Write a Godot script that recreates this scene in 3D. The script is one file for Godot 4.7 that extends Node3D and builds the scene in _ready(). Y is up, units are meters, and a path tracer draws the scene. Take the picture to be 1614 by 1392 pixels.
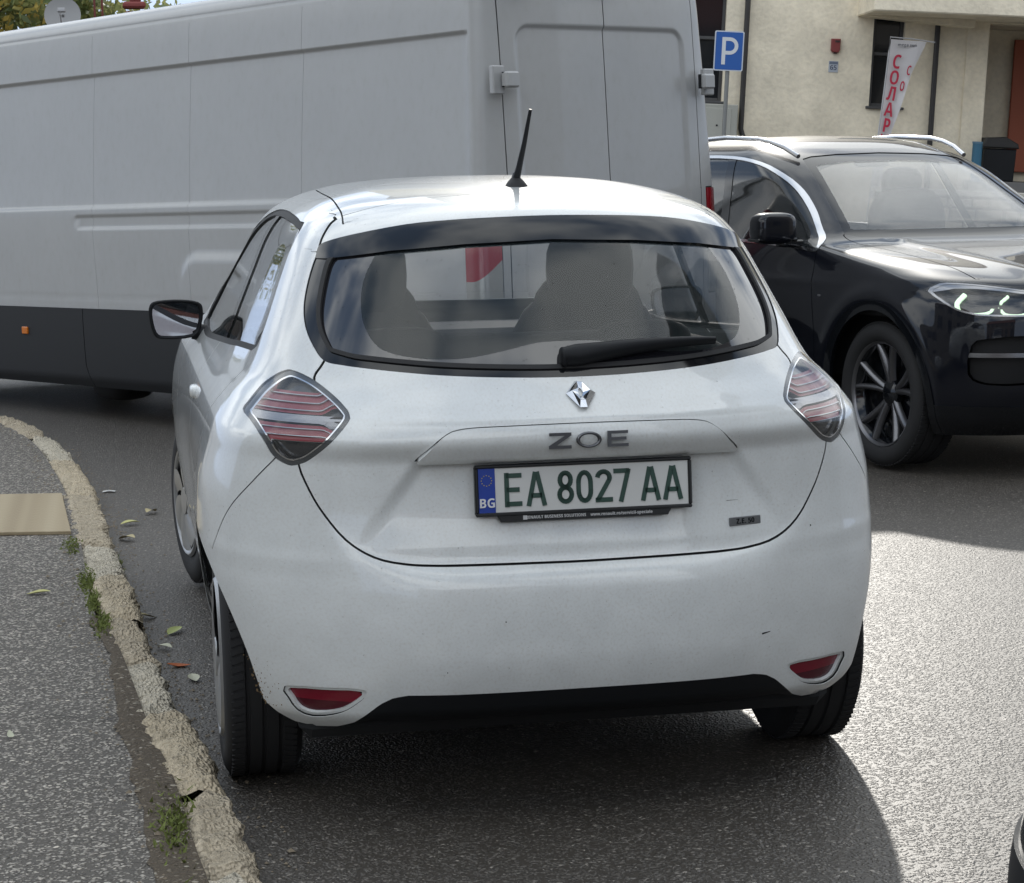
extends Node3D
# A narrow street: white hatchback parked at the kerb, white van and black SUV behind it, cream building beyond.

class Pool:
	var p := PackedVector3Array()
	var n := PackedVector3Array()
	var v := PackedFloat32Array()

class Poly:
	var q := PackedVector2Array()
	var lo := Vector2(1e9, 1e9)
	var hi := Vector2(-1e9, -1e9)
	func _init(pts: Array, smooth := 4, closed := true) -> void:
		var k := pts.size()
		if smooth <= 1:
			for e in pts: q.append(e)
		else:
			for i in (k if closed else k - 1):
				var a: Vector2 = pts[(i - 1 + k) % k] if closed else pts[maxi(i - 1, 0)]
				var b: Vector2 = pts[i]
				var c: Vector2 = pts[(i + 1) % k]
				var d: Vector2 = pts[(i + 2) % k] if closed else pts[mini(i + 2, k - 1)]
				for s in smooth:
					var t := float(s) / smooth
					q.append(0.5 * ((2.0 * b) + (c - a) * t + (2.0 * a - 5.0 * b + 4.0 * c - d) * t * t + (3.0 * b - a - 3.0 * c + d) * t * t * t))
			if not closed: q.append(pts[k - 1])
		for e in q:
			lo = lo.min(e); hi = hi.max(e)
	func far(a: Vector2) -> float:
		var d := (lo - a).max(a - hi)
		return maxf(d.x, d.y)
	func sd(a: Vector2) -> float:
		var fr := far(a)
		if fr > 0.04: return fr
		var k := q.size()
		var best := 1e9
		var s := 1.0
		var b := q[k - 1]
		for i in k:
			var c := q[i]
			var e := b - c
			var w := a - c
			var t := clampf(w.dot(e) / e.length_squared(), 0.0, 1.0)
			var dd := (w - e * t).length_squared()
			if dd < best: best = dd
			if (a.y >= c.y and a.y < b.y and e.x * w.y > e.y * w.x) or (a.y < c.y and a.y >= b.y and e.x * w.y < e.y * w.x): s = -s
			b = c
		return s * sqrt(best)
	func line(a: Vector2) -> float:
		# signed distance to an open line: negative on its right-hand side; far off its ends it counts as outside
		if far(a) > 0.03: return 1.0
		var best := 1e9
		var s := 1.0
		for i in q.size() - 1:
			var c := q[i]
			var e := q[i + 1] - c
			var w := a - c
			var t := clampf(w.dot(e) / e.length_squared(), 0.0, 1.0)
			var dd := (w - e * t).length_squared()
			if dd < best:
				best = dd
				s = 1.0 if e.cross(w) > 0.0 else -1.0
				if (i == 0 and w.dot(e) < 0.0) or (i == q.size() - 2 and w.dot(e) > e.length_squared()): s = 1.0
		return s * sqrt(best)

class MB:
	var p := PackedVector3Array()
	var n := PackedVector3Array()
	var xf := Transform3D()
	func tri(a: Vector3, b: Vector3, c: Vector3) -> void:
		var nn := (xf.basis * (b - a)).cross(xf.basis * (c - a)).normalized()
		for e in [a, c, b]:
			p.append(xf * e); n.append(nn)
	func trin(a: Vector3, b: Vector3, c: Vector3, na: Vector3, nb: Vector3, nc: Vector3) -> void:
		p.append(xf * a); p.append(xf * c); p.append(xf * b)
		n.append((xf.basis * na).normalized()); n.append((xf.basis * nc).normalized()); n.append((xf.basis * nb).normalized())
	func quad(a: Vector3, b: Vector3, c: Vector3, d: Vector3) -> void:
		tri(a, b, c); tri(a, c, d)
	func box(c: Vector3, s: Vector3, b := 0.0) -> void:
		var h := s * 0.5
		if b <= 0.0:
			for ax in 3:
				for sg in [-1.0, 1.0]:
					var u := Vector3(); var v := Vector3(); var w := Vector3()
					u[(ax + 1) % 3] = h[(ax + 1) % 3]; v[(ax + 2) % 3] = h[(ax + 2) % 3]; w[ax] = h[ax] * sg
					if sg > 0: quad(c + w - u - v, c + w + u - v, c + w + u + v, c + w - u + v)
					else: quad(c + w - u - v, c + w - u + v, c + w + u + v, c + w + u - v)
			return
		var i := h - Vector3(b, b, b)
		for ax in 3:
			var a1 := (ax + 1) % 3
			var a2 := (ax + 2) % 3
			for sg in [-1.0, 1.0]:
				var u := Vector3(); var v := Vector3(); var w := Vector3()
				u[a1] = i[a1]; v[a2] = i[a2]; w[ax] = h[ax] * sg
				if sg > 0: quad(c + w - u - v, c + w + u - v, c + w + u + v, c + w - u + v)
				else: quad(c + w - u - v, c + w - u + v, c + w + u + v, c + w + u - v)
			for s1 in [-1.0, 1.0]:
				for s2 in [-1.0, 1.0]:
					var e := Vector3(); e[ax] = i[ax]
					var f := Vector3(); f[a1] = h[a1] * s1; f[a2] = i[a2] * s2
					var g := Vector3(); g[a1] = i[a1] * s1; g[a2] = h[a2] * s2
					if s1 * s2 > 0: quad(c + f + e, c + f - e, c + g - e, c + g + e)
					else: quad(c + f - e, c + f + e, c + g + e, c + g - e)
		for sx in [-1.0, 1.0]:
			for sy in [-1.0, 1.0]:
				for sz in [-1.0, 1.0]:
					var A := c + Vector3(h.x * sx, i.y * sy, i.z * sz)
					var B := c + Vector3(i.x * sx, h.y * sy, i.z * sz)
					var C := c + Vector3(i.x * sx, i.y * sy, h.z * sz)
					if sx * sy * sz > 0: tri(A, B, C)
					else: tri(A, C, B)
	func tube(path: Array, r: float, seg := 10, caps := true, r2 := -1.0) -> void:
		var k := path.size()
		var prev: Array = []
		for i in k:
			var t: Vector3 = (path[mini(i + 1, k - 1)] - path[maxi(i - 1, 0)]).normalized()
			var u := t.cross(Vector3.UP if absf(t.y) < 0.9 else Vector3.RIGHT).normalized()
			var w := t.cross(u)
			var rr := r if r2 < 0.0 else lerpf(r, r2, float(i) / (k - 1))
			var ring: Array = []
			for j in seg:
				var a := TAU * j / seg
				ring.append([path[i] + (u * cos(a) + w * sin(a)) * rr, u * cos(a) + w * sin(a)])
			if i > 0:
				for j in seg:
					var j2 := (j + 1) % seg
					trin(prev[j][0], prev[j2][0], ring[j2][0], prev[j][1], prev[j2][1], ring[j2][1])
					trin(prev[j][0], ring[j2][0], ring[j][0], prev[j][1], ring[j2][1], ring[j][1])
			if caps and (i == 0 or i == k - 1):
				for j in range(1, seg - 1):
					if i == 0: tri(ring[0][0], ring[j + 1][0], ring[j][0])
					else: tri(ring[0][0], ring[j][0], ring[j + 1][0])
			prev = ring
	func lathe(prof: Array, seg := 48) -> void:
		# prof: Vector2(radius, x along the axle), axis x, outer side to the left of its direction
		for i in prof.size() - 1:
			var a: Vector2 = prof[i]
			var b: Vector2 = prof[i + 1]
			var d := b - a
			var nn := Vector2(-d.y, d.x).normalized()
			var na := nn; var nb := nn
			if i > 0:
				var e: Vector2 = a - prof[i - 1]
				var m := Vector2(-e.y, e.x).normalized()
				if m.dot(nn) > 0.6: na = (m + nn).normalized()
			if i < prof.size() - 2:
				var e: Vector2 = prof[i + 2] - b
				var m := Vector2(-e.y, e.x).normalized()
				if m.dot(nn) > 0.6: nb = (m + nn).normalized()
			for j in seg:
				var c0 := Vector2.from_angle(TAU * j / seg)
				var c1 := Vector2.from_angle(TAU * (j + 1) / seg)
				var A := Vector3(a.y, a.x * c0.x, a.x * c0.y); var B := Vector3(b.y, b.x * c0.x, b.x * c0.y)
				var C := Vector3(b.y, b.x * c1.x, b.x * c1.y); var D := Vector3(a.y, a.x * c1.x, a.x * c1.y)
				var nA := Vector3(na.y, na.x * c0.x, na.x * c0.y); var nB := Vector3(nb.y, nb.x * c0.x, nb.x * c0.y)
				var nC := Vector3(nb.y, nb.x * c1.x, nb.x * c1.y); var nD := Vector3(na.y, na.x * c1.x, na.x * c1.y)
				trin(A, B, C, nA, nB, nC); trin(A, C, D, nA, nC, nD)
	func prism(pts: PackedVector2Array, z0: float, z1: float, bev := 0.0) -> void:
		var t := Geometry2D.triangulate_polygon(pts)
		var top := pts
		if bev > 0.0:
			var inn := Geometry2D.offset_polygon(pts, -bev)
			if inn.size() == 1 and inn[0].size() == pts.size():
				# match the start corner
				var bi := 0
				for i in inn[0].size():
					if inn[0][i].distance_squared_to(pts[0]) < inn[0][bi].distance_squared_to(pts[0]): bi = i
				top = PackedVector2Array()
				var dirn := 1 if Geometry2D.is_polygon_clockwise(inn[0]) == Geometry2D.is_polygon_clockwise(pts) else -1
				for i in pts.size(): top.append(inn[0][posmod(bi + dirn * i, pts.size())])
			else: bev = 0.0
		for i in range(0, t.size(), 3):
			var ccw := (pts[t[i + 1]] - pts[t[i]]).cross(pts[t[i + 2]] - pts[t[i]]) > 0.0
			var i1 := t[i + 1] if ccw else t[i + 2]
			var i2 := t[i + 2] if ccw else t[i + 1]
			tri(Vector3(top[t[i]].x, top[t[i]].y, z1), Vector3(top[i1].x, top[i1].y, z1), Vector3(top[i2].x, top[i2].y, z1))
			tri(Vector3(pts[t[i]].x, pts[t[i]].y, z0), Vector3(pts[i2].x, pts[i2].y, z0), Vector3(pts[i1].x, pts[i1].y, z0))
		var k := pts.size()
		var zm := z1 - bev
		for i in k:
			var a := pts[i]; var b := pts[(i + 1) % k]; var ta := top[i]; var tb := top[(i + 1) % k]
			if _ccw(pts):
				quad(Vector3(a.x, a.y, z0), Vector3(b.x, b.y, z0), Vector3(b.x, b.y, zm), Vector3(a.x, a.y, zm))
				if bev > 0.0: quad(Vector3(a.x, a.y, zm), Vector3(b.x, b.y, zm), Vector3(tb.x, tb.y, z1), Vector3(ta.x, ta.y, z1))
			else:
				quad(Vector3(b.x, b.y, z0), Vector3(a.x, a.y, z0), Vector3(a.x, a.y, zm), Vector3(b.x, b.y, zm))
				if bev > 0.0: quad(Vector3(b.x, b.y, zm), Vector3(a.x, a.y, zm), Vector3(ta.x, ta.y, z1), Vector3(tb.x, tb.y, z1))
	func _ccw(pts: PackedVector2Array) -> bool:
		var s := 0.0
		for i in pts.size(): s += pts[i].cross(pts[(i + 1) % pts.size()])
		return s > 0.0
	func blob(c: Vector3, s: Vector3, e := 0.5, seg := 20, rows := 12) -> void:
		# a rounded box: e 1 is an ellipsoid, small e is boxy
		var f := func(a: float) -> float: return signf(a) * pow(absf(a), e)
		var g: Array = []
		for i in rows + 1:
			var la := -PI / 2 + PI * i / rows
			var row: Array = []
			for j in seg + 1:
				var lo := TAU * j / seg
				row.append(c + s * Vector3(f.call(cos(la)) * f.call(cos(lo)), f.call(sin(la)), f.call(cos(la)) * f.call(sin(lo))) * 0.5)
			g.append(row)
		grid(g, true)
	func grid(g: Array, wrap := false, flip := false) -> void:
		var R := g.size(); var C: int = g[0].size()
		var nn: Array = []
		for i in R:
			var row: Array = []
			for j in C:
				var l: Vector3 = g[i][(j - 1 if j > 0 else (C - 2 if wrap else 0))]
				var r: Vector3 = g[i][(j + 1 if j < C - 1 else (1 if wrap else C - 1))]
				var d: Vector3 = g[maxi(i - 1, 0)][j]
				var u: Vector3 = g[mini(i + 1, R - 1)][j]
				var m := (u - d).cross(r - l)
				if m.length_squared() < 1e-14: m = Vector3.UP * (1.0 if i > 0 else -1.0) if wrap else Vector3.UP
				row.append(m.normalized() * (-1.0 if flip else 1.0))
			nn.append(row)
		for i in R - 1:
			for j in C - 1:
				if flip:
					trin(g[i][j], g[i][j + 1], g[i + 1][j + 1], nn[i][j], nn[i][j + 1], nn[i + 1][j + 1])
					trin(g[i][j], g[i + 1][j + 1], g[i + 1][j], nn[i][j], nn[i + 1][j + 1], nn[i + 1][j])
				else:
					trin(g[i][j], g[i + 1][j + 1], g[i][j + 1], nn[i][j], nn[i + 1][j + 1], nn[i][j + 1])
					trin(g[i][j], g[i + 1][j], g[i + 1][j + 1], nn[i][j], nn[i + 1][j], nn[i + 1][j + 1])
	func commit() -> ArrayMesh:
		var m := ArrayMesh.new()
		var a := []
		a.resize(Mesh.ARRAY_MAX)
		a[Mesh.ARRAY_VERTEX] = p
		a[Mesh.ARRAY_NORMAL] = n
		m.add_surface_from_arrays(Mesh.PRIMITIVE_TRIANGLES, a)
		return m

# ------------------------------------------------------------------ naming and materials
var taken := {}
func numbered(called: String) -> String:
	if not taken.has(called):
		taken[called] = 0
		return called
	taken[called] += 1
	return "%s_%03d" % [called, taken[called]]

func thing(called: String, label: String, category: String, at := Vector3.ZERO, rot := Vector3.ZERO, group := "") -> Node3D:
	var o := Node3D.new()
	o.name = numbered(called)
	add_child(o)
	o.position = at
	o.rotation = rot
	tag(o, label, category, group)
	return o

func tag(o: Node, label: String, category: String, group := "") -> void:
	o.set_meta("label", label)
	o.set_meta("category", category)
	if group != "": o.set_meta("group", group)

func obj(called: String, mesh: Mesh, m: Material, parent: Node = null, kind := "") -> MeshInstance3D:
	var o := MeshInstance3D.new()
	o.name = called if parent else numbered(called)
	o.mesh = mesh
	o.material_override = m
	(parent if parent else self).add_child(o, true)
	if kind != "": o.set_meta("kind", kind)
	return o

func M(c: Color, rough: float, metal := 0.0, coat := 0.0) -> StandardMaterial3D:
	var m := StandardMaterial3D.new()
	m.albedo_color = c.linear_to_srgb()
	m.roughness = rough
	m.metallic = metal
	if coat > 0.0:
		m.clearcoat_enabled = true
		m.clearcoat = coat
		m.clearcoat_roughness = 0.03
	return m

func glass(c: Color, alpha: float) -> StandardMaterial3D:
	var m := M(c, 0.02)
	m.transparency = BaseMaterial3D.TRANSPARENCY_ALPHA
	m.albedo_color.a = alpha
	return m

# a sheet of glass has two faces that each mirror a little: the inner one is a part of the pane
func pane(called: String, P: Pool, idx: PackedInt32Array, off: float, mirror: int, m: Material, parent: Node) -> MeshInstance3D:
	var o := obj(called, patch(P, idx, off, mirror), m, parent)
	obj("inner_face", patch(P, idx, off - 0.005, mirror), mat.inner_face, o)
	return o

func noise(freq: float, seed_: int, type := FastNoiseLite.TYPE_SIMPLEX_SMOOTH, oct := 4) -> FastNoiseLite:
	var f := FastNoiseLite.new()
	f.noise_type = type
	f.frequency = freq
	f.seed = seed_
	f.fractal_octaves = oct
	if oct <= 1: f.fractal_type = FastNoiseLite.FRACTAL_NONE
	return f

func tex_from(im: Image) -> ImageTexture:
	im.generate_mipmaps()
	return ImageTexture.create_from_image(im)

# maps the grey of a noise image onto colours (linear values), with a second coarse noise that shifts the tone
func colour_image(fine: Image, stops: Array, coarse: Image = null, amount := 0.0) -> Image:
	var w := fine.get_width(); var h := fine.get_height()
	var out := Image.create(w, h, false, Image.FORMAT_RGB8)
	for y in h:
		for x in w:
			var t := fine.get_pixel(x, y).r
			var c: Color = stops[stops.size() - 1][1]
			for i in stops.size() - 1:
				if t < stops[i + 1][0]:
					c = (stops[i][1] as Color).lerp(stops[i + 1][1], clampf((t - stops[i][0]) / (stops[i + 1][0] - stops[i][0]), 0.0, 1.0))
					break
			if coarse:
				var k := 1.0 + amount * (coarse.get_pixel(x, y).r - 0.5)
				c = Color(c.r * k, c.g * k, c.b * k)
			out.set_pixel(x, y, c.linear_to_srgb())
	return out

# ------------------------------------------------------------------ ring bodies
func pchip(T: Array, k: int, x: float) -> float:
	var n := T.size()
	var i := 0
	while i < n - 2 and x > T[i + 1][0]: i += 1
	var h: float = T[i + 1][0] - T[i][0]
	var d: float = (T[i + 1][k] - T[i][k]) / h
	var m0 := d
	var m1 := d
	if i > 0:
		var hp: float = T[i][0] - T[i - 1][0]
		var dp: float = (T[i][k] - T[i - 1][k]) / hp
		m0 = 0.0 if dp * d <= 0.0 else (3.0 * (h + hp)) / ((2.0 * h + hp) / dp + (h + 2.0 * hp) / d)
	if i < n - 2:
		var hn: float = T[i + 2][0] - T[i + 1][0]
		var dn: float = (T[i + 2][k] - T[i + 1][k]) / hn
		m1 = 0.0 if dn * d <= 0.0 else (3.0 * (h + hn)) / ((2.0 * hn + h) / d + (hn + 2.0 * h) / dn)
	var t := (x - float(T[i][0])) / h
	return (2 * t * t * t - 3 * t * t + 1) * T[i][k] + (t * t * t - 2 * t * t + t) * h * m0 + (-2 * t * t * t + 3 * t * t) * T[i + 1][k] + (t * t * t - t * t) * h * m1

# right half of a body from level rings; T rows: y, rear z, half width, z where the rear curve starts, its power, front z, z where the front curve starts, its power
func ring_body(T: Array, levels: PackedFloat32Array, nr: int, ns: int, nf: int, bulge: Callable) -> Array:
	var pool := Pool.new()
	var C := nr + ns + nf + 1
	var L := levels.size()
	for y in levels:
		var q := PackedFloat32Array()
		for k in range(1, 8): q.append(pchip(T, k, y))
		for j in C:
			var v := Vector3(0, y, 0)
			if j <= nr:
				var a := PI / 2 * j / nr
				var s := sin(a); var c := cos(a)
				if j == nr: c = 0.0
				var r := pow(pow(s, q[3]) + pow(c, q[3]), -1.0 / q[3])
				v.x = q[1] * r * s
				v.z = q[2] + (q[0] - q[2]) * r * c
			elif j <= nr + ns:
				v.x = q[1]
				v.z = lerpf(q[2], q[5], float(j - nr) / ns)
			else:
				var a := PI / 2 * (1.0 - float(j - nr - ns) / nf)
				var s := sin(a); var c := cos(a)
				if j == C - 1: s = 0.0
				var r := pow(pow(s, q[6]) + pow(c, q[6]), -1.0 / q[6])
				v.x = q[1] * r * s
				v.z = q[5] + (q[4] - q[5]) * r * c
			pool.p.append(bulge.call(v))
	pool.n.resize(pool.p.size())
	var idx := PackedInt32Array()
	for i in L:
		for j in C:
			var a := i * C + j
			var l: Vector3 = pool.p[a - 1] if j > 0 else pool.p[a + 1] * Vector3(-1, 1, 1)
			var r: Vector3 = pool.p[a + 1] if j < C - 1 else pool.p[a - 1] * Vector3(-1, 1, 1)
			var d: Vector3 = pool.p[a - C] if i > 0 else pool.p[a]
			var u: Vector3 = pool.p[a + C] if i < L - 1 else pool.p[a]
			var m := (r - l).cross(u - d)
			pool.n[a] = m.normalized() if m.length_squared() > 1e-16 else Vector3.UP
			if i < L - 1 and j < C - 1:
				idx.append_array(PackedInt32Array([a, a + C, a + 1, a + 1, a + C, a + C + 1]))
	return [pool, idx]

func evaluate(pool: Pool, idx: PackedInt32Array, f: Callable) -> void:
	pool.v = PackedFloat32Array()
	pool.v.resize(pool.p.size())
	pool.v.fill(1e9)
	for i in idx:
		if pool.v[i] == 1e9: pool.v[i] = f.call(pool.p[i])

func split(pool: Pool, idx: PackedInt32Array, lv := 0.0) -> Array:
	var neg := PackedInt32Array()
	var pos := PackedInt32Array()
	var cuts := {}
	for t in range(0, idx.size(), 3):
		var a := idx[t]; var b := idx[t + 1]; var c := idx[t + 2]
		var k := int(pool.v[a] < lv) + int(pool.v[b] < lv) + int(pool.v[c] < lv)
		if k == 0:
			pos.append(a); pos.append(b); pos.append(c)
		elif k == 3:
			neg.append(a); neg.append(b); neg.append(c)
		else:
			var one_neg := k == 1
			# turn so that a is the odd one out
			while (pool.v[a] < lv) != one_neg:
				var s := a
				a = b; b = c; c = s
			var ab := cut(pool, cuts, a, b, lv)
			var ac := cut(pool, cuts, a, c, lv)
			if one_neg:
				neg.append_array(PackedInt32Array([a, ab, ac])); pos.append_array(PackedInt32Array([ab, b, c, ab, c, ac]))
			else:
				pos.append_array(PackedInt32Array([a, ab, ac])); neg.append_array(PackedInt32Array([ab, b, c, ab, c, ac]))
	return [neg, pos]

func cut(pool: Pool, cuts: Dictionary, a: int, b: int, lv: float) -> int:
	var key := mini(a, b) * 4294967296 + maxi(a, b)
	if cuts.has(key): return cuts[key]
	var t := clampf((lv - pool.v[a]) / (pool.v[b] - pool.v[a]), 0.0, 1.0)
	pool.p.append(pool.p[a].lerp(pool.p[b], t))
	pool.n.append(pool.n[a].lerp(pool.n[b], t).normalized())
	pool.v.append(lv)
	cuts[key] = pool.p.size() - 1
	return pool.p.size() - 1

func carve(pool: Pool, idx: PackedInt32Array, f: Callable) -> Array:
	evaluate(pool, idx, f)
	return split(pool, idx, 0.0)

# takes a strip of half width w along f = 0 out of idx: [strip, what lies inside, what lies outside]
func strip(pool: Pool, idx: PackedInt32Array, f: Callable, w: float) -> Array:
	evaluate(pool, idx, f)
	var a := split(pool, idx, -w)
	var b := split(pool, a[1], w)
	return [b[0], a[0], b[1]]

# mirror 0: the right half as it is, 1: the left half only, 2: both. off moves it along its normals (number or callable); wall hangs a rim on its border
func patch(pool: Pool, idx: PackedInt32Array, off = 0.0, mirror := 2, wall := 0.0) -> ArrayMesh:
	var vp := PackedVector3Array()
	var vn := PackedVector3Array()
	var vi := PackedInt32Array()
	var map := PackedInt32Array()
	map.resize(pool.p.size())
	map.fill(-1)
	var by_call: bool = off is Callable
	for i in idx:
		if map[i] < 0:
			map[i] = vp.size()
			var o: float = off.call(pool.p[i]) if by_call else off
			vp.append(pool.p[i] + pool.n[i] * o)
			vn.append(pool.n[i])
		vi.append(map[i])
	if wall != 0.0:
		var seen := {}
		for t in range(0, idx.size(), 3):
			for e in 3:
				var a := idx[t + e]; var b := idx[t + (e + 1) % 3]
				var key := mini(a, b) * 4294967296 + maxi(a, b)
				if seen.has(key): seen[key] = []
				else: seen[key] = [a, b]
		for key in seen:
			var e: Array = seen[key]
			if e.is_empty(): continue
			var a: int = e[0]; var b: int = e[1]
			if absf(pool.p[a].x) < 1e-5 and absf(pool.p[b].x) < 1e-5: continue
			var pa := vp[map[a]]; var pb := vp[map[b]]
			var qa := pa - pool.n[a] * wall; var qb := pb - pool.n[b] * wall
			var m := (qa - pa).cross(pb - pa).normalized()
			var s := vp.size()
			for q in [pa, pb, qb, qa]:
				vp.append(q); vn.append(m)
			vi.append_array(PackedInt32Array([s, s + 1, s + 2, s, s + 2, s + 3]))
	if mirror > 0:
		var n := vp.size()
		var mp := PackedVector3Array(); var mn := PackedVector3Array(); var mi := PackedInt32Array()
		for i in n:
			mp.append(vp[i] * Vector3(-1, 1, 1)); mn.append(vn[i] * Vector3(-1, 1, 1))
		var base := n if mirror == 2 else 0
		for t in range(0, vi.size(), 3):
			mi.append(vi[t] + base); mi.append(vi[t + 2] + base); mi.append(vi[t + 1] + base)
		if mirror == 2:
			vp.append_array(mp); vn.append_array(mn); vi.append_array(mi)
		else:
			vp = mp; vn = mn; vi = mi
	var a := []
	a.resize(Mesh.ARRAY_MAX)
	a[Mesh.ARRAY_VERTEX] = vp
	a[Mesh.ARRAY_NORMAL] = vn
	a[Mesh.ARRAY_INDEX] = vi
	var m := ArrayMesh.new()
	if vi.size() > 0: m.add_surface_from_arrays(Mesh.PRIMITIVE_TRIANGLES, a)
	return m

func V2(a: Array) -> Array:
	var o := []
	for i in range(0, a.size(), 2): o.append(Vector2(a[i], a[i + 1]))
	return o

func lin(t: Array, x: float) -> float:
	# piecewise linear: t = [x0, y0, x1, y1, ...]
	if x <= t[0]: return t[1]
	for i in range(2, t.size(), 2):
		if x < t[i]: return lerpf(t[i - 1], t[i + 1], (x - t[i - 2]) / (t[i] - t[i - 2]))
	return t[t.size() - 1]

func sm(a: float, b: float, x: float) -> float:
	return smoothstep(a, b, x)

func text(s: String, size: float, depth: float, bold := true) -> TextMesh:
	var f := SystemFont.new()
	f.font_names = PackedStringArray(["Droid Sans"])
	f.font_weight = 700 if bold else 400
	var t := TextMesh.new()
	t.font = f
	t.text = s
	t.font_size = 64
	t.pixel_size = size / 64.0
	t.depth = depth
	return t

var mat := {}
func materials() -> void:
	mat.white = M(Color(1, 1, 1), 0.42, 0.0, 1.0)
	var dn := noise(60.0 / 512, 201, FastNoiseLite.TYPE_SIMPLEX_SMOOTH, 5).get_seamless_image(512, 512)
	var dc := noise(5.0 / 512, 202, FastNoiseLite.TYPE_SIMPLEX_SMOOTH, 4).get_seamless_image(512, 512)
	mat.white.albedo_texture = tex_from(colour_image(dn, [[0.0, Color(0.60, 0.59, 0.56)], [0.30, Color(0.68, 0.69, 0.675)], [0.5, Color(0.71, 0.73, 0.725)], [1.0, Color(0.73, 0.75, 0.745)]], dc, 0.12))
	mat.white.uv1_triplanar = true
	mat.white.uv1_scale = Vector3.ONE * 1.7
	mat.gap = M(Color(0.006, 0.006, 0.007), 0.7)
	mat.rubber = M(Color(0.014, 0.014, 0.015), 0.72)
	mat.tyre = M(Color(0.016, 0.016, 0.017), 0.8)
	mat.plastic = M(Color(0.009, 0.010, 0.012), 0.5)
	mat.plastic.metallic_specular = 0.35
	mat.gloss_black = M(Color(0.006, 0.007, 0.009), 0.08)
	mat.ceramic = M(Color(0.012, 0.012, 0.015), 0.05, 0.0, 0.6)
	mat.ceramic.metallic_specular = 0.7
	mat.chrome = M(Color(0.75, 0.76, 0.78), 0.12, 1.0)
	mat.dull_chrome = M(Color(0.32, 0.32, 0.33), 0.25, 1.0)
	mat.letter = M(Color(0.13, 0.132, 0.14), 0.28, 0.9)
	mat.silver = M(Color(0.36, 0.365, 0.37), 0.38, 0.6)
	mat.red_lens = M(Color(0.20, 0.006, 0.018), 0.25)
	mat.dark_lens = M(Color(0.02, 0.02, 0.022), 0.12)
	mat.frame_lens = M(Color(0.07, 0.075, 0.08), 0.15, 0.3)
	mat.clear = glass(Color(0.8, 0.82, 0.82), 0.03)
	mat.window = glass(Color(0.10, 0.145, 0.15), 0.08)
	mat.inner_face = glass(Color(0.2, 0.22, 0.22), 0.03)
	mat.screen = glass(Color(0.30, 0.33, 0.34), 0.08)
	mat.interior = M(Color(0.34, 0.36, 0.35), 0.8)
	mat.dark_cloth = M(Color(0.016, 0.017, 0.019), 0.9)
	mat.mirror = M(Color(0.34, 0.36, 0.40), 0.02, 1.0)
	mat.suv = M(Color(0.005, 0.006, 0.010), 0.4, 0.0, 0.85)
	mat.suv.metallic_specular = 0.2

func ground_y(z: float) -> float:
	return -0.02 * maxf(0.0, -z - 2.0) if z > -30.0 else -0.56

func _ready() -> void:
	var cam := Camera3D.new()
	cam.name = "camera"
	add_child(cam)
	cam.position = Vector3(-1.077, 1.66, 4.9386)
	cam.rotation = Vector3(-0.1397, -0.1821, -0.0165)
	cam.fov = 23.41
	cam.near = 0.05
	cam.far = 2000.0
	cam.current = true
	var we := WorldEnvironment.new()
	we.name = "environment"
	var env := Environment.new()
	env.background_mode = Environment.BG_SKY
	var sky := Sky.new()
	var sk := ProceduralSkyMaterial.new()
	sk.sky_top_color = Color(0.47, 0.55, 0.66)
	sk.sky_horizon_color = Color(0.62, 0.69, 0.80)
	sk.sky_curve = 0.2
	sk.ground_bottom_color = Color(0.2, 0.2, 0.2)
	sk.ground_horizon_color = Color(0.5, 0.5, 0.5)
	sk.sun_angle_max = 3.0
	# broken cloud all round
	var cn := noise(1.5, 8, FastNoiseLite.TYPE_SIMPLEX_SMOOTH, 5)
	var clouds := Image.create(640, 320, false, Image.FORMAT_RGBA8)
	for y in 320:
		var th := PI * (y + 0.5) / 320
		for x in 640:
			var ph := TAU * (x + 0.5) / 640
			var d := Vector3(sin(th) * cos(ph), cos(th), sin(th) * sin(ph))
			# flat layer: cells shrink towards the horizon
			var q := d / (absf(d.y) + 0.25)
			var k := sm(-0.42, 0.22, cn.get_noise_3d(q.x, d.y * 0.3, q.z)) * sm(0.02, 0.30, d.y)
			clouds.set_pixel(x, y, Color(1, 1, 1, k))
	sk.sky_cover = ImageTexture.create_from_image(clouds)
	sk.sky_cover_modulate = Color(1.0, 0.985, 0.93)
	sky.sky_material = sk
	env.sky = sky
	env.tonemap_mode = Environment.TONE_MAPPER_LINEAR
	env.tonemap_exposure = 1.6
	env.sdfgi_enabled = true
	env.ssao_enabled = true
	env.ssil_enabled = true
	we.environment = env
	add_child(we)
	var sun := DirectionalLight3D.new()
	sun.name = "sun"
	add_child(sun)
	var el := deg_to_rad(24.0)
	var az := deg_to_rad(14.0)
	var to_sun := Vector3(sin(az) * cos(el), sin(el), -cos(az) * cos(el))
	sun.look_at_from_position(Vector3.ZERO, -to_sun)
	sun.light_energy = 0.48
	sun.light_color = Color(1.0, 0.98, 0.945)
	sun.light_angular_distance = 1.2
	sun.shadow_enabled = true
	materials()
	setting()
	hatchback()
	others()

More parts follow.
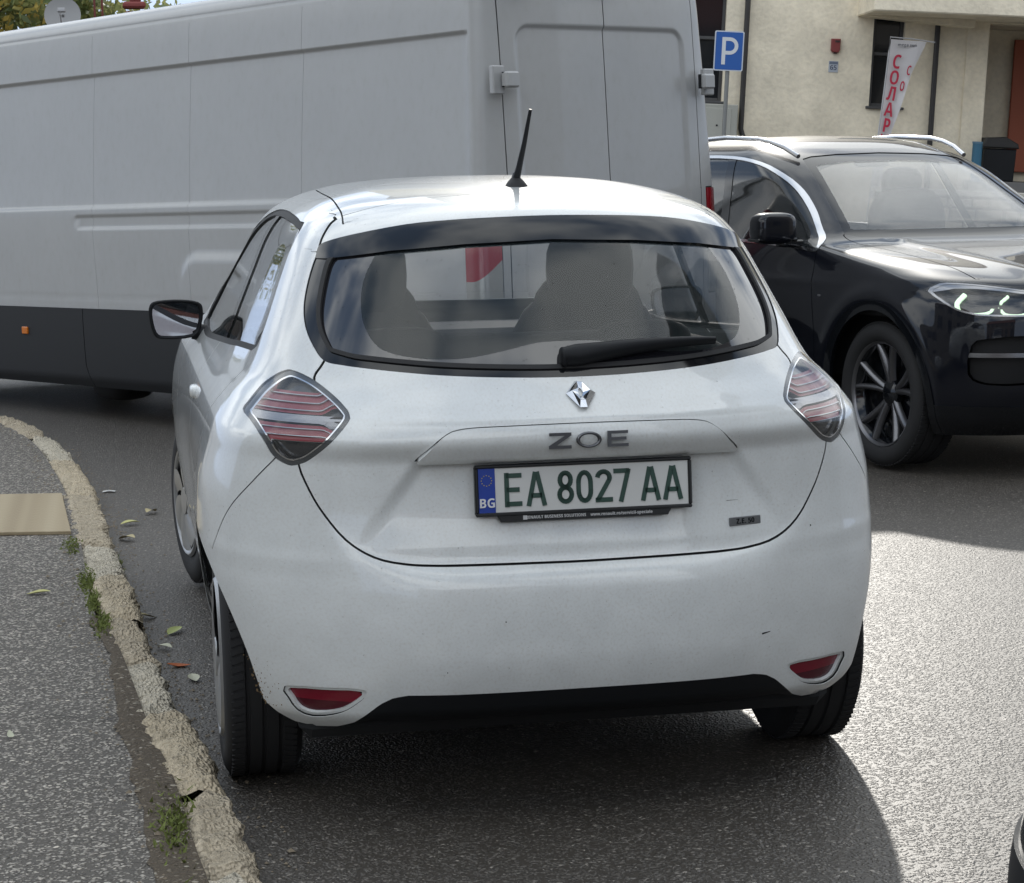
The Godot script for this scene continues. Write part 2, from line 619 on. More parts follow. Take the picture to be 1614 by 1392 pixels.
# ------------------------------------------------------------------ white hatchback
const HATCH := [
	[.16,-.16,.70,-.62,3.2,-3.85,-3.3,2.6], [.24,-.055,.80,-.62,3.2,-3.98,-3.3,2.6], [.30,.005,.835,-.62,3.1,-4.03,-3.3,2.6], [.40,.018,.862,-.62,3.0,-4.05,-3.3,2.6],
	[.52,.023,.878,-.62,2.9,-4.05,-3.3,2.6], [.60,.021,.885,-.62,2.8,-4.04,-3.3,2.6], [.64,.018,.886,-.62,2.75,-4.03,-3.3,2.6], [.665,.015,.886,-.62,2.75,-4.02,-3.3,2.6],
	[.70,.011,.885,-.62,2.7,-4.0,-3.3,2.6], [.80,.001,.878,-.62,2.65,-3.95,-3.25,2.6], [.90,.004,.862,-.62,2.6,-3.80,-3.1,2.6], [.96,.035,.845,-.62,2.5,-3.6,-3.0,2.6],
	[.985,.030,.830,-.63,2.45,-3.5,-2.95,2.6], [1.03,-.005,.795,-.64,2.4,-3.25,-2.85,2.6], [1.085,-.055,.745,-.66,2.35,-3.0,-2.7,2.5], [1.20,-.140,.695,-.72,2.3,-2.72,-2.4,2.4],
	[1.30,-.215,.655,-.79,2.3,-2.5,-2.2,2.4], [1.40,-.300,.612,-.87,2.3,-2.3,-2.0,2.3], [1.46,-.370,.568,-.95,2.3,-2.2,-1.9,2.3], [1.50,-.450,.505,-1.05,2.2,-2.1,-1.8,2.2],
	[1.53,-.62,.41,-1.15,2.1,-2.0,-1.75,2.1], [1.55,-.90,.290,-1.25,2.0,-1.85,-1.6,2.0], [1.56,-1.25,.12,-1.35,2.0,-1.6,-1.5,2.0], [1.562,-1.42,.01,-1.43,2.0,-1.45,-1.44,2.0]]

func hatch_bulge(p: Vector3) -> Vector3:
	# the greenhouse is a little wider over the doors than at its rear end
	if p.y > 1.0:
		p.x *= 1.0 + 0.028 * sm(-0.75, -1.3, p.z) * sm(1.0, 1.12, p.y)
	else:
		# flared rear arches, hollow door sides
		var side := sm(0.45, 0.75, p.x)
		p.x += side * 0.012 * exp(-pow((p.z + 0.62) / 0.30, 2.0)) * sm(0.3, 0.5, p.y) * (1.0 - sm(0.78, 0.92, p.y))
		p.x -= side * 0.018 * exp(-pow((p.z + 1.75) / 0.60, 2.0)) * exp(-pow((p.y - 0.62) / 0.16, 2.0))
	# the bumper stands out below the tailgate and runs into the corners
	if p.z > -0.55 and p.y > 0.25 and p.y < 1.0:
		var ys := lin([0.0, .659, .36, .661, .43, .667, .50, .683, .562, .722, .612, .784, .66, .87], p.x)
		var am := 1.0 - sm(0.30, 0.66, p.x)
		if p.y < ys: p.z += am * 0.032 * (1.0 - exp(-(ys - p.y) / 0.022)) * sm(0.25, 0.45, p.y)
		else: p.z -= am * 0.008 * exp(-(p.y - ys) / 0.6) * (1.0 - exp(-(p.y - ys) / 0.007))
	# niche for the number plate, deepest under the trim bar
	if p.z > -0.5 and p.y > 0.68 and p.y < 0.93:
		var edge := 0.40 + (0.915 - p.y) * 0.73
		p.z -= 0.026 * sm(-0.004, 0.05, edge - p.x) * clampf((p.y - 0.70) / 0.205, 0.0, 1.0) * (1.0 - sm(0.905, 0.92, p.y))
	return p

func hatch_rear_z(x: float, y: float) -> float:
	var q := PackedFloat32Array()
	for k in range(1, 5): q.append(pchip(HATCH, k, y))
	var z := q[2] + (q[0] - q[2]) * pow(1.0 - pow(x / q[1], q[3]), 1.0 / q[3])
	return hatch_bulge(Vector3(x, y, z)).z

func build_wheel(parent: Node3D, at: Vector3, turn: float, R: float, W: float, kind: String) -> void:
	# outer face looks along +x of its own axes
	var holder := Node3D.new()
	holder.name = "wheel"
	parent.add_child(holder, true)
	holder.position = at
	holder.rotation.y = turn
	var r := R * (0.66 if kind == "cover" else 0.735)
	var b := MB.new()
	var h := W / 2
	var prof := [Vector2(r - 0.012, h * 0.72), Vector2(r, h * 0.80), Vector2(r + 0.010, h * 0.93), Vector2(lerpf(r, R, 0.35), h * 0.99), Vector2(lerpf(r, R, 0.6), h * 1.01), Vector2(R - 0.022, h * 0.95), Vector2(R - 0.007, h * 0.86), Vector2(R, h * 0.72)]
	for g in [0.42, 0.0, -0.42]:
		prof.append_array([Vector2(R, h * g + 0.006), Vector2(R - 0.007, h * g + 0.004), Vector2(R - 0.007, h * g - 0.004), Vector2(R, h * g - 0.006)])
	prof.append_array([Vector2(R, -h * 0.72), Vector2(R - 0.007, -h * 0.86), Vector2(R - 0.03, -h), Vector2(lerpf(r, R, 0.4), -h * 1.04), Vector2(r, -h * 0.8)])
	b.lathe(prof, 72)
	# sipes across the tread
	for k in 90:
		var a := TAU * k / 90
		for sx in [-1.0, 1.0]:
			b.xf = Transform3D(Basis(Vector3.RIGHT, a) * Basis(Vector3.UP, 0.25 * sx), Vector3.ZERO)
			b.box(Vector3(sx * h * 0.68, R - 0.001, 0), Vector3(h * 0.34, 0.006, TAU * R / 90 * 0.66))
	b.xf = Transform3D()
	obj("tyre", b.commit(), mat.tyre, holder)
	b = MB.new()
	b.lathe([Vector2(0.02, h * 0.15), Vector2(r * 0.9, h * 0.1), Vector2(r - 0.012, h * 0.75), Vector2(r, h * 0.8)], 48)
	b.lathe([Vector2(r, -h * 0.8), Vector2(r - 0.02, -h * 0.5), Vector2(0.05, -h * 0.4)], 48)
	obj("rim", b.commit(), mat.gap if kind == "cover" else mat.gloss_black, holder)
	if kind == "cover":
		b = MB.new()
		b.lathe([Vector2(r * 0.91, h * 0.94), Vector2(r * 0.93, h * 1.03), Vector2(r * 0.99, h * 1.06), Vector2(r * 1.03, h * 0.97)], 64)
		b.lathe([Vector2(0.001, h * 1.10), Vector2(0.05, h * 1.09), Vector2(0.058, h * 0.95)], 24)
		for k in 7:
			# swept blades, wide at the edge
			var g: Array = []
			for i in 7:
				var t := i / 6.0
				var rr := lerpf(0.035, r * 0.93, t)
				var row: Array = []
				for j in 5:
					var s := j / 4.0 - 0.5
					var ang := TAU * k / 7 + 0.42 * t * t + s * lerpf(0.9, 0.56, t)
					row.append(Vector3(h * (1.02 + 0.10 * t - 0.08 * t * t) - 0.012 * s - 0.006 * absf(s), rr * cos(ang), rr * sin(ang)))
				g.append(row)
			b.grid(g, false, false)
		obj("wheel_cover", b.commit(), mat.silver, holder)
	else:
		for k in 5:
			for side in [-1.0, 1.0]:
				b = MB.new()
				var a0: float = TAU * k / 5 + side * 0.10
				var a1: float = TAU * k / 5 + side * 0.26
				var g: Array = []
				for i in 6:
					var t := i / 5.0
					var ang := lerpf(a0, a1, t)
					var rr := lerpf(0.05, r * 0.97, t)
					var wd := lerpf(0.019, 0.016, t)
					var c := Vector3(h * lerpf(0.45, 0.74, t), rr * cos(ang), rr * sin(ang))
					var tn := Vector3(0, -sin(ang), cos(ang))
					g.append([c - tn * wd - Vector3(0.03, 0, 0), c - tn * wd * 0.7, c + tn * wd * 0.7, c + tn * wd - Vector3(0.03, 0, 0)])
				b.grid(g, false, false)
				obj("spoke", b.commit(), mat.spoke, holder)
		b = MB.new()
		b.lathe([Vector2(0.001, h * 0.55), Vector2(0.034, h * 0.55), Vector2(0.07, h * 0.42), Vector2(0.075, h * 0.2)], 32)
		obj("hub_cap", b.commit(), mat.gloss_black, holder)
		b = MB.new()
		b.lathe([Vector2(r * 0.95, h * 0.74), Vector2(r * 0.965, h * 0.82), Vector2(r * 1.0, h * 0.86), Vector2(r * 1.01, h * 0.80)], 64)
		obj("rim_edge", b.commit(), mat.spoke, holder)

func hatchback() -> void:
	var t := thing("white_hatchback", "white hatchback with green number plate letters parked at the kerb", "car")
	var lv := PackedFloat32Array()
	var y := 0.165
	while y < 1.458:
		lv.append(y)
		y += 0.006
	for i in 24: lv.append(1.458 + 0.1038 * (1.0 - pow(1.0 - (i + 0.0) / 23.2, 2.0)))
	var rb := ring_body(HATCH, lv, 110, 120, 36, hatch_bulge)
	var P: Pool = rb[0]
	var B: PackedInt32Array = rb[1]
	# wheel openings
	var c := carve(P, B, func(p: Vector3) -> float:
		if p.x < 0.5: return 1.0
		var dz := p.z + 0.657
		var e1 := sqrt(pow(dz / (0.44 if dz > 0 else 0.365), 2.0) + pow((p.y - 0.325) / 0.365, 2.0)) - 1.0
		var e2 := sqrt(pow((p.z + 3.245) / 0.365, 2.0) + pow((p.y - 0.325) / 0.365, 2.0)) - 1.0
		return minf(e1, e2) * 0.36)
	B = c[1]
	# lower edge of the bumper and of the sills
	var low := [0.0, .349, .43, .349, .465, .342, .495, .325, .525, .298, .555, .270, .59, .254, .64, .249, .69, .256, .73, .278, .78, .32]
	c = carve(P, B, func(p: Vector3) -> float: return p.y - (lin(low, p.x) if p.z > -0.55 else 0.215))
	var D: PackedInt32Array = c[0]
	B = c[1]
	D = carve(P, D, func(p: Vector3) -> float: return maxf(maxf(p.x - 0.60, -0.4 - p.z), 0.262 - p.y))[0]
	obj("diffuser", patch(P, D, func(p: Vector3) -> float: return -0.014 + 0.012 * sm(0.05, 0.0, lin(low, p.x) - p.y), 2, 0.03), mat.plastic, t)
	# rear window with its black surround
	var wp := Poly.new(V2([-.40,1.112, -.25,1.102, -.12,1.097, .0,1.096, .10,1.097, .22,1.101, .32,1.106, .40,1.112, .48,1.119, .54,1.125, .582,1.133, .603,1.165, .615,1.205, .614,1.25, .601,1.30, .580,1.355, .563,1.385, .540,1.404, .47,1.425, .35,1.448, .24,1.458, .12,1.463, .0,1.465, -.12,1.463, -.25,1.457, -.4,1.44]), 3)
	c = carve(P, B, func(p: Vector3) -> float: return wp.sd(Vector2(p.x, p.y)) if p.z > -0.75 else 1.0)
	var Wn: PackedInt32Array = c[0]
	B = c[1]
	var top := [0.0, 1.417, .22, 1.409, .40, 1.394, .55, 1.372]
	c = carve(P, Wn, func(p: Vector3) -> float: return lin(top, p.x) - p.y)
	obj("spoiler_underside", patch(P, c[0], func(p: Vector3) -> float: return 0.012 * sm(0.0, 0.03, p.y - lin(top, p.x)), 2, 0.015), mat.gloss_black, t)
	Wn = c[1]
	var cp := Poly.new(V2([-.3,1.181, -.15,1.181, .0,1.181, .08,1.178, .17,1.160, .25,1.147, .34,1.145, .42,1.156, .465,1.18, .486,1.24, .474,1.32, .437,1.385, .40,1.44, -.3,1.46]), 4)
	var edge := strip(P, Wn, func(p: Vector3) -> float: return wp.sd(Vector2(p.x, p.y)) + 0.024 + 0.010 * sm(0.50, 0.60, p.x), 0.005)
	c = carve(P, edge[1], func(p: Vector3) -> float: return cp.sd(Vector2(p.x, p.y)))
	var rear_glass := obj("rear_window", patch(P, c[0], -0.006), mat.window, t)
	obj("window_border", patch(P, c[1], -0.006), mat.ceramic, rear_glass)
	obj("window_seal", patch(P, edge[0], 0.002, 2, 0.006), mat.rubber, rear_glass)
	obj("window_trim", patch(P, edge[2], -0.003, 2, 0.006), mat.gloss_black, rear_glass)
	# tail lights
	var lp := Poly.new(V2([.656,1.107, .612,1.090, .570,1.058, .547,1.032, .541,1.018, .546,1.003, .594,.952, .640,.911, .665,.899, .687,.896, .720,.914, .744,.955, .764,.988, .780,1.008, .767,1.026, .733,1.062, .703,1.086, .680,1.101]), 4)
	c = carve(P, B, func(p: Vector3) -> float: return lp.sd(Vector2(p.x, p.y)) if p.z > -0.6 else 1.0)
	var Lt: PackedInt32Array = c[0]
	B = c[1]
	var lens_off := func(p: Vector3) -> float: return 0.002 + 0.020 * sm(0.0, 0.05, -lp.sd(Vector2(p.x, p.y)))
	var band := func(p: Vector3) -> float:
		# height above the bright bar, bent away from it at the inner end
		var d := p.y - 1.010
		return d - signf(d) * 0.016 * sm(0.612, 0.572, p.x)
	for s in 2:
		var lamp := Node3D.new()
		lamp.name = "tail_light"
		t.add_child(lamp, true)
		obj("lens", patch(P, Lt, lens_off, s, 0.012), mat.clear, lamp)
		var e := strip(P, Lt, func(p: Vector3) -> float: return lp.sd(Vector2(p.x, p.y)) + 0.013, 0.0015)
		obj("frame", patch(P, e[2], -0.004, s), mat.frame_lens, lamp)
		obj("bright_edge", patch(P, e[0], -0.002, s, 0.01), mat.chrome, lamp)
		obj("housing", patch(P, e[1], -0.020, s), mat.dark_lens, lamp)
		var inner: PackedInt32Array = e[1]
		evaluate(P, inner, band)
		var cuts := [[-0.053, -0.012, "red_reflector"], [0.012, 0.058, "red_reflector"]]
		for k in cuts:
			evaluate(P, inner, band)
			var a := split(P, inner, k[0])
			var r := split(P, a[1], k[1])
			obj(k[2], patch(P, r[0], -0.012, s), mat.red_lens, lamp)
		evaluate(P, inner, band)
		var bar := split(P, split(P, inner, -0.0085)[1], 0.0085)
		obj("light_bar", patch(P, bar[0], func(p: Vector3) -> float: return -0.010 + 0.008 * (1.0 - pow((p.y - 1.01) / 0.009, 2.0)), s, 0.008), mat.dull_chrome, lamp)
		for lvl in [-0.053, -0.038, -0.022, 0.018, 0.034, 0.050]:
			evaluate(P, inner, band)
			var a := split(P, inner, lvl - 0.001)
			var r := split(P, a[1], lvl + 0.001)
			obj("light_line", patch(P, r[0], -0.008, s, 0.004), mat.dull_chrome, lamp)
	# reflectors low in the bumper
	var fp := Poly.new(V2([.530,.357, .62,.358, .712,.353, .704,.325, .684,.296, .650,.284, .600,.296, .562,.318]), 2)
	c = strip(P, B, func(p: Vector3) -> float: return fp.sd(Vector2(p.x, p.y)) if p.z > -0.5 else 1.0, 0.004)
	B = c[2]
	for s in 2:
		var ref := obj("reflector", patch(P, carve(P, c[1], func(p: Vector3) -> float: return 0.322 - p.y)[0], -0.0145, s), M(Color(0.20, 0.008, 0.025), 0.2), t)
		obj("reflector_base", patch(P, carve(P, c[1], func(p: Vector3) -> float: return p.y - 0.322)[0], -0.0145, s), M(Color(0.075, 0.006, 0.016), 0.2), ref)
		obj("reflector_rim", patch(P, c[0], -0.006, s, 0.012), mat.white, ref)
	# side windows
	var sp := Poly.new(V2([-.70,1.145, -.745,1.30, -.82,1.432, -.92,1.447, -1.15,1.458, -1.45,1.462, -1.75,1.452, -2.0,1.40, -2.3,1.275, -2.62,1.085, -2.50,1.055, -2.2,1.047, -1.7,1.072, -1.1,1.110]), 3)
	c = strip(P, B, func(p: Vector3) -> float: return sp.sd(Vector2(p.z, p.y)) if p.x > 0.42 else 1.0, 0.008)
	B = c[2]
	var SWin: PackedInt32Array = c[1]
	obj("window_frame", patch(P, c[0], -0.003, 2, 0.01), mat.rubber, t)
	# door pillar between the side windows
	c = strip(P, SWin, func(p: Vector3) -> float: return p.z + 1.60 + (p.y - 1.07) * -0.12, 0.05)
	for s in 2:
		obj("pillar", patch(P, c[0], -0.004, s), mat.gloss_black, t)
		pane("rear_side_window", P, c[2], -0.008, s, mat.window, t)
		pane("front_side_window", P, c[1], -0.008, s, mat.window, t)
	# windscreen
	var fpq := Poly.new(V2([-.1,1.075, .30,1.07, .60,1.075, .625,1.10, .555,1.25, .455,1.42, .42,1.455, .30,1.475, -.1,1.485]), 1)
	c = carve(P, B, func(p: Vector3) -> float: return fpq.sd(Vector2(p.x, p.y)) if p.z < -1.9 else 1.0)
	B = c[1]
	obj("windscreen", patch(P, c[0], -0.006), mat.screen, t)
	# shut lines
	var dl := [
		Poly.new(V2([-.18,.925, -.24,.845, -.31,.765, -.375,.66]), 4, false),
		Poly.new(V2([-.70,1.16, -.765,1.02, -.86,.90, -1.00,.76, -1.10,.55, -1.13,.20]), 4, false),
		Poly.new(V2([-1.64,1.10, -1.66,.8, -1.63,.5, -1.60,.20]), 4, false),
		Poly.new(V2([-2.66,1.12, -2.72,.8, -2.74,.5, -2.70,.20]), 4, false)]
	for k in dl.size():
		var ln: Poly = dl[k]
		c = strip(P, B, func(p: Vector3) -> float: return ln.line(Vector2(p.z, p.y)) if p.x > 0.45 else 1.0, 0.0016 if k == 0 else 0.0026)
		for s in 2: obj("shut_line", patch(P, c[0], -0.006, s), mat.gap, t)
		B = c[1].duplicate()
		B.append_array(c[2])
	for k in [[V2([.563,1.384, .549,1.418, .523,1.453, .500,1.470]), 0], [V2([.493,-.60, .4865,-.70, .485,-.82, .478,-1.1, .469,-1.414, .455,-1.75]), 1], [V2([.4865,-.668, .46,-.656, .39,-.638, .323,-.628, .26,-.622, .13,-.612, -.05,-.608]), 1]]:
		var ln := Poly.new(k[0], 4, false)
		var top_view: bool = k[1] == 1
		c = strip(P, B, func(p: Vector3) -> float:
			if top_view: return ln.line(Vector2(p.x, p.z)) if p.y > 1.45 else 1.0
			return ln.line(Vector2(p.x, p.y)) if p.z > -0.8 else 1.0, 0.0022)
		for s in 2: obj("shut_line", patch(P, c[0], -0.006, s), mat.gap, t)
		B = c[1].duplicate()
		B.append_array(c[2])
	# tailgate
	var hp := Poly.new(V2([-.4,.663, -.25,.661, -.12,.6595, .0,.659, .13,.660, .29,.661, .36,.662, .43,.667, .50,.683, .562,.722, .612,.784, .642,.838, .664,.898, .655,.94, .62,1.0, .60,1.05, .610,1.093, .585,1.128, .56,1.18, .55,1.28, .50,1.38, .3,1.41, -.4,1.42]), 3)
	c = strip(P, B, func(p: Vector3) -> float: return hp.sd(Vector2(p.x, p.y)) if p.z > -0.6 else 1.0, 0.0026)
	obj("tailgate_gap", patch(P, carve(P, c[0], func(p: Vector3) -> float: return p.y - 1.0)[0], -0.006), mat.gap, t)
	for s in 2: obj("shut_line", patch(P, carve(P, c[0], func(p: Vector3) -> float: return 1.0 - p.y)[0], -0.006, s), mat.gap, t)
	B = c[2]
	var Tg: PackedInt32Array = c[1]
	# trim bar over the plate
	var gp := Poly.new(V2([-.3,.99, -.2,.993, -.1,.994, .0,.9945, .10,.994, .22,.992, .27,.990, .312,.983, .345,.962, .372,.937, .398,.912, .385,.9115, .2,.916, .0,.918, -.1,.918, -.3,.914]), 2)
	c = strip(P, Tg, func(p: Vector3) -> float: return gp.sd(Vector2(p.x, p.y)) if p.z > -0.6 else 1.0, 0.0013)
	var bar_gap: PackedInt32Array = c[0]
	var gate := obj("tailgate", patch(P, c[2], 0.0, 2, 0.0012), mat.white, t)
	obj("plate_trim_bar", patch(P, c[1], func(p: Vector3) -> float: return 0.001 + 0.012 * sm(0.999, 0.915, p.y), 2, 0.022), mat.white, gate)
	obj("body", patch(P, B, 0.0, 2, 0.0012), mat.white, t)
	obj("bar_gap", patch(P, bar_gap, -0.006), mat.gap, gate)
	# inner trim, seen through the glass
	var inn := B.duplicate()
	inn.append_array(Tg)
	inn = carve(P, inn, func(p: Vector3) -> float: return maxf(maxf(0.95 - p.y, -2.75 - p.z), -1.0))[0]
	obj("inner_trim", patch(P, inn, -0.035), mat.interior, t)
	var b := MB.new()
	b.box(Vector3(0, 0.52, -1.9), Vector3(1.5, 0.5, 3.0), 0.05)
	b.box(Vector3(0, 0.80, -2.75), Vector3(1.36, 0.40, 0.5), 0.08)
	b.box(Vector3(0, 0.27, -2.0), Vector3(1.36, 0.12, 3.7), 0.03)
	obj("cabin_floor", b.commit(), mat.dark_cloth, t)
	for s in [-1.0, 1.0]:
		b = MB.new()
		b.blob(Vector3(s * 0.35, 0.90, -1.52), Vector3(0.50, 0.62, 0.20), 0.72)
		b.blob(Vector3(s * 0.35, 1.10, -1.49), Vector3(0.36, 0.34, 0.17), 0.8)
		b.blob(Vector3(s * 0.35, 1.27, -1.45), Vector3(0.27, 0.24, 0.13), 0.62)
		b.blob(Vector3(s * 0.34, 0.74, -1.75), Vector3(0.50, 0.18, 0.5), 0.5)
		obj("front_seat", b.commit(), mat.dark_cloth, t)
	b = MB.new()
	b.blob(Vector3(0, 0.90, -0.80), Vector3(1.26, 0.48, 0.22), 0.4)
	for s in [-1.0, 1.0]: b.blob(Vector3(s * 0.34, 1.10, -0.74), Vector3(0.27, 0.14, 0.1), 0.6)
	obj("rear_seat", b.commit(), mat.dark_cloth, t)
	b = MB.new()
	var ring := []
	for i in 25: ring.append(Vector3(-0.34 + 0.185 * cos(TAU * i / 24), 0.98 + 0.17 * sin(TAU * i / 24), -2.28 - 0.06 * sin(TAU * i / 24)))
	b.tube(ring, 0.016, 8, false)
	b.box(Vector3(-0.34, 0.97, -2.3), Vector3(0.34, 0.05, 0.03), 0.01)
	obj("steering_wheel", b.commit(), mat.plastic, t)
	# wheels and dark wheel housings
	for s in [-1.0, 1.0]:
		for z in [-0.657, -3.245]:
			var turn: float = (0.0 if s > 0 else PI) + (0.17 if z < -2.0 else 0.0)
			build_wheel(t, Vector3(s * 0.752, 0.316, z), turn, 0.316, 0.198, "cover")
	b = MB.new()
	b.box(Vector3(0, 0.34, -2.0), Vector3(1.25, 0.26, 3.6), 0.04)
	b.box(Vector3(0, 0.42, -0.22), Vector3(1.15, 0.22, 0.34), 0.04)
	for s in [-1.0, 1.0]:
		for z in [-0.657, -3.245]:
			b.box(Vector3(s * 0.60, 0.52, z), Vector3(0.06, 0.44, 0.70), 0.01)
			b.box(Vector3(s * 0.70, 0.72, z), Vector3(0.26, 0.04, 0.5), 0.01)
			b.box(Vector3(s * 0.68, 0.56, z + 0.385), Vector3(0.22, 0.34, 0.03), 0.01)
	b.tube([Vector3(-0.62, 0.31, -0.657), Vector3(0.62, 0.31, -0.657)], 0.045, 10)
	obj("underbody", b.commit(), mat.gap, t)
	# number plate
	var pl := Node3D.new()
	pl.name = "number_plate"
	t.add_child(pl, true)
	pl.position = Vector3(0.006, 0.838, 0.002)
	pl.rotation.x = -0.10
	b = MB.new()
	b.box(Vector3(0, 0, -0.010), Vector3(0.532, 0.122, 0.014), 0.005)
	b.box(Vector3(0.0, 0.0575, 0), Vector3(0.532, 0.009, 0.014), 0.003)
	b.box(Vector3(0.0, -0.0575, 0), Vector3(0.532, 0.009, 0.014), 0.003)
	b.box(Vector3(-0.262, 0, 0), Vector3(0.009, 0.108, 0.0137), 0.003)
	b.box(Vector3(0.262, 0, 0), Vector3(0.009, 0.108, 0.0137), 0.003)
	b.prism(PackedVector2Array([Vector2(-0.215, -0.060), Vector2(-0.205, -0.077), Vector2(0.205, -0.077), Vector2(0.215, -0.060)]), -0.012, 0.0045, 0.002)
	obj("plate_holder", b.commit(), M(Color(0.012, 0.013, 0.014), 0.35), pl)
	b = MB.new()
	b.box(Vector3(0, 0, -0.001), Vector3(0.516, 0.107, 0.004))
	obj("plate", b.commit(), M(Color(0.62, 0.62, 0.60), 0.35), pl)
	b = MB.new()
	b.box(Vector3(-0.2375, 0, 0.0005), Vector3(0.041, 0.1065, 0.0042))
	obj("blue_band", b.commit(), M(Color(0.012, 0.045, 0.30), 0.35), pl)
	var green := M(Color(0.022, 0.060, 0.045), 0.4)
	var places := [-0.174, -0.117, -0.046, 0.001, 0.048, 0.095, 0.164, 0.219]
	for i in 8:
		var o := obj("plate_letter", glyph("EA8027AA"[i], 0.046 if i in [1, 6, 7] else 0.041, 0.079, 0.0112), green, pl)
		o.position = Vector3(places[i], 0.0, 0.0012)
	var bg := obj("country_code", text("BG", 0.030, 0.002), M(Color(0.7, 0.7, 0.7), 0.4), pl)
	bg.position = Vector3(-0.2375, -0.030, 0.0034)
	var st := MB.new()
	for k in 12: st.box(Vector3(-0.2375 + 0.0125 * cos(TAU * k / 12), 0.024 + 0.0125 * sin(TAU * k / 12), 0.0031), Vector3(0.0022, 0.0022, 0.001))
	obj("star_ring", st.commit(), M(Color(0.45, 0.36, 0.03), 0.5), pl)
	var dealer := obj("dealer_line", text("RENAULT BUSINESS SOLUTIONS    www.renault.ro/servicii-speciale", 0.0098, 0.001), M(Color(0.55, 0.55, 0.55), 0.5), pl)
	dealer.position = Vector3(0.01, -0.0675, 0.0052)
	var dm := MB.new()
	dm.box(Vector3(-0.147, -0.0675, 0.005), Vector3(0.010, 0.010, 0.001))
	obj("dealer_mark", dm.commit(), M(Color(0.5, 0.5, 0.5), 0.5), pl)
	# letters, emblem and small badge
	b = MB.new()
	b.prism(PackedVector2Array([Vector2(-0.026, 0.019), Vector2(-0.026, 0.0115), Vector2(0.012, 0.0115), Vector2(-0.027, -0.012), Vector2(-0.027, -0.019), Vector2(0.027, -0.019), Vector2(0.027, -0.0115), Vector2(-0.010, -0.0115), Vector2(0.027, 0.012), Vector2(0.027, 0.019)]), 0, 0.006, 0.0)
	letter(b, gate, -0.066, 0.957)
	b = MB.new()
	var rows: Array = []
	for i in 33:
		var a := TAU * i / 32
		var row: Array = []
		for k in [[1.0, 0.0], [0.97, 0.004], [0.86, 0.006], [0.75, 0.004], [0.70, 0.0]]:
			row.append(Vector3(0.031 * cos(a) * k[0], 0.0195 * sin(a) * (k[0] - (1.0 - k[0]) * 0.15), k[1]))
		rows.append(row)
	b.grid(rows, false, false)
	letter(b, gate, 0.004, 0.957)
	b = MB.new()
	b.prism(PackedVector2Array([Vector2(-0.025, 0.019), Vector2(-0.025, -0.019), Vector2(0.026, -0.019), Vector2(0.026, -0.012), Vector2(-0.016, -0.012), Vector2(-0.016, -0.0035), Vector2(0.021, -0.0035), Vector2(0.021, 0.0035), Vector2(-0.016, 0.0035), Vector2(-0.016, 0.012), Vector2(0.025, 0.012), Vector2(0.025, 0.019)]), 0, 0.006, 0.0)
	letter(b, gate, 0.074, 0.957)
	b = MB.new()
	# faceted diamond, hollow in the middle, lying on the slope under the window
	var d := [Vector2(0.0, 0.046), Vector2(0.036, 0.008), Vector2(0.012, -0.040), Vector2(-0.012, -0.040), Vector2(-0.036, 0.008)]
	d = [Vector2(-0.008, 0.044), Vector2(0.010, 0.044), Vector2(0.037, 0.004), Vector2(0.010, -0.042), Vector2(-0.008, -0.042), Vector2(-0.035, 0.004)]
	var di := [Vector2(-0.002, 0.020), Vector2(0.003, 0.016), Vector2(0.006, 0.005), Vector2(0.002, -0.010), Vector2(-0.003, -0.008), Vector2(-0.005, 0.005)]
	for k in 6:
		var a: Vector2 = d[k]; var e: Vector2 = d[(k + 1) % 6]; var ai: Vector2 = di[k]; var ei: Vector2 = di[(k + 1) % 6]
		var am := a.lerp(ai, 0.45); var em := e.lerp(ei, 0.45)
		b.quad(Vector3(a.x, a.y, 0), Vector3(am.x, am.y, 0.010), Vector3(em.x, em.y, 0.010), Vector3(e.x, e.y, 0))
		b.quad(Vector3(am.x, am.y, 0.010), Vector3(ai.x, ai.y, 0.002), Vector3(ei.x, ei.y, 0.002), Vector3(em.x, em.y, 0.010))
	var em_ := obj("emblem", b.commit(), mat.chrome, gate)
	em_.position = Vector3(0.006, 1.058, -0.024)
	em_.rotation = Vector3(-0.86, 0, 0)
	b = MB.new()
	b.box(Vector3(0, 0, 0), Vector3(0.088, 0.021, 0.005), 0.0015)
	var bd := obj("badge", b.commit(), M(Color(0.16, 0.165, 0.17), 0.4, 0.3), gate)
	bd.position = Vector3(0.417, 0.729, hatch_rear_z(0.417, 0.729) + 0.002)
	bd.rotation = Vector3(-0.08, 0.24, 0)
	var bt := obj("badge_letters", text("Z.E. 50", 0.017, 0.001), mat.plastic, bd)
	bt.position.z = 0.003
	# wiper: broad cover that tapers to the blade
	b = MB.new()
	var g: Array = []
	for i in 13:
		var u := i / 12.0
		var wd := lerpf(0.026, 0.007, pow(u, 0.8)) * (1.0 if i > 0 else 0.75)
		var at := Vector3(lerpf(-0.022, 0.375, u), 1.143 + 0.024 * sin(u * 1.9), 0.0)
		at.z = lin([-0.03, -.088, .06, -.088, .27, -.122, .40, -.150], at.x)
		var row: Array = []
		for j in 9:
			var a := PI * j / 8
			row.append(at + Vector3(0, -wd * cos(a) * 1.0, 0.7 * wd * cos(a)) + Vector3(0, 0.57, 0.82) * (0.030 * sin(a) * lerpf(1.0, 0.5, u) - 0.004))
		g.append(row)
	b.grid(g, false, true)
	b.blob(Vector3(-0.022, 1.142, -0.088), Vector3(0.02, 0.05, 0.05), 0.8)
	obj("rear_wiper", b.commit(), mat.plastic, t)
	# aerial
	var ant := Node3D.new()
	ant.name = "aerial"
	t.add_child(ant, true)
	ant.position = Vector3(-0.004, 1.532, -0.76)
	b = MB.new()
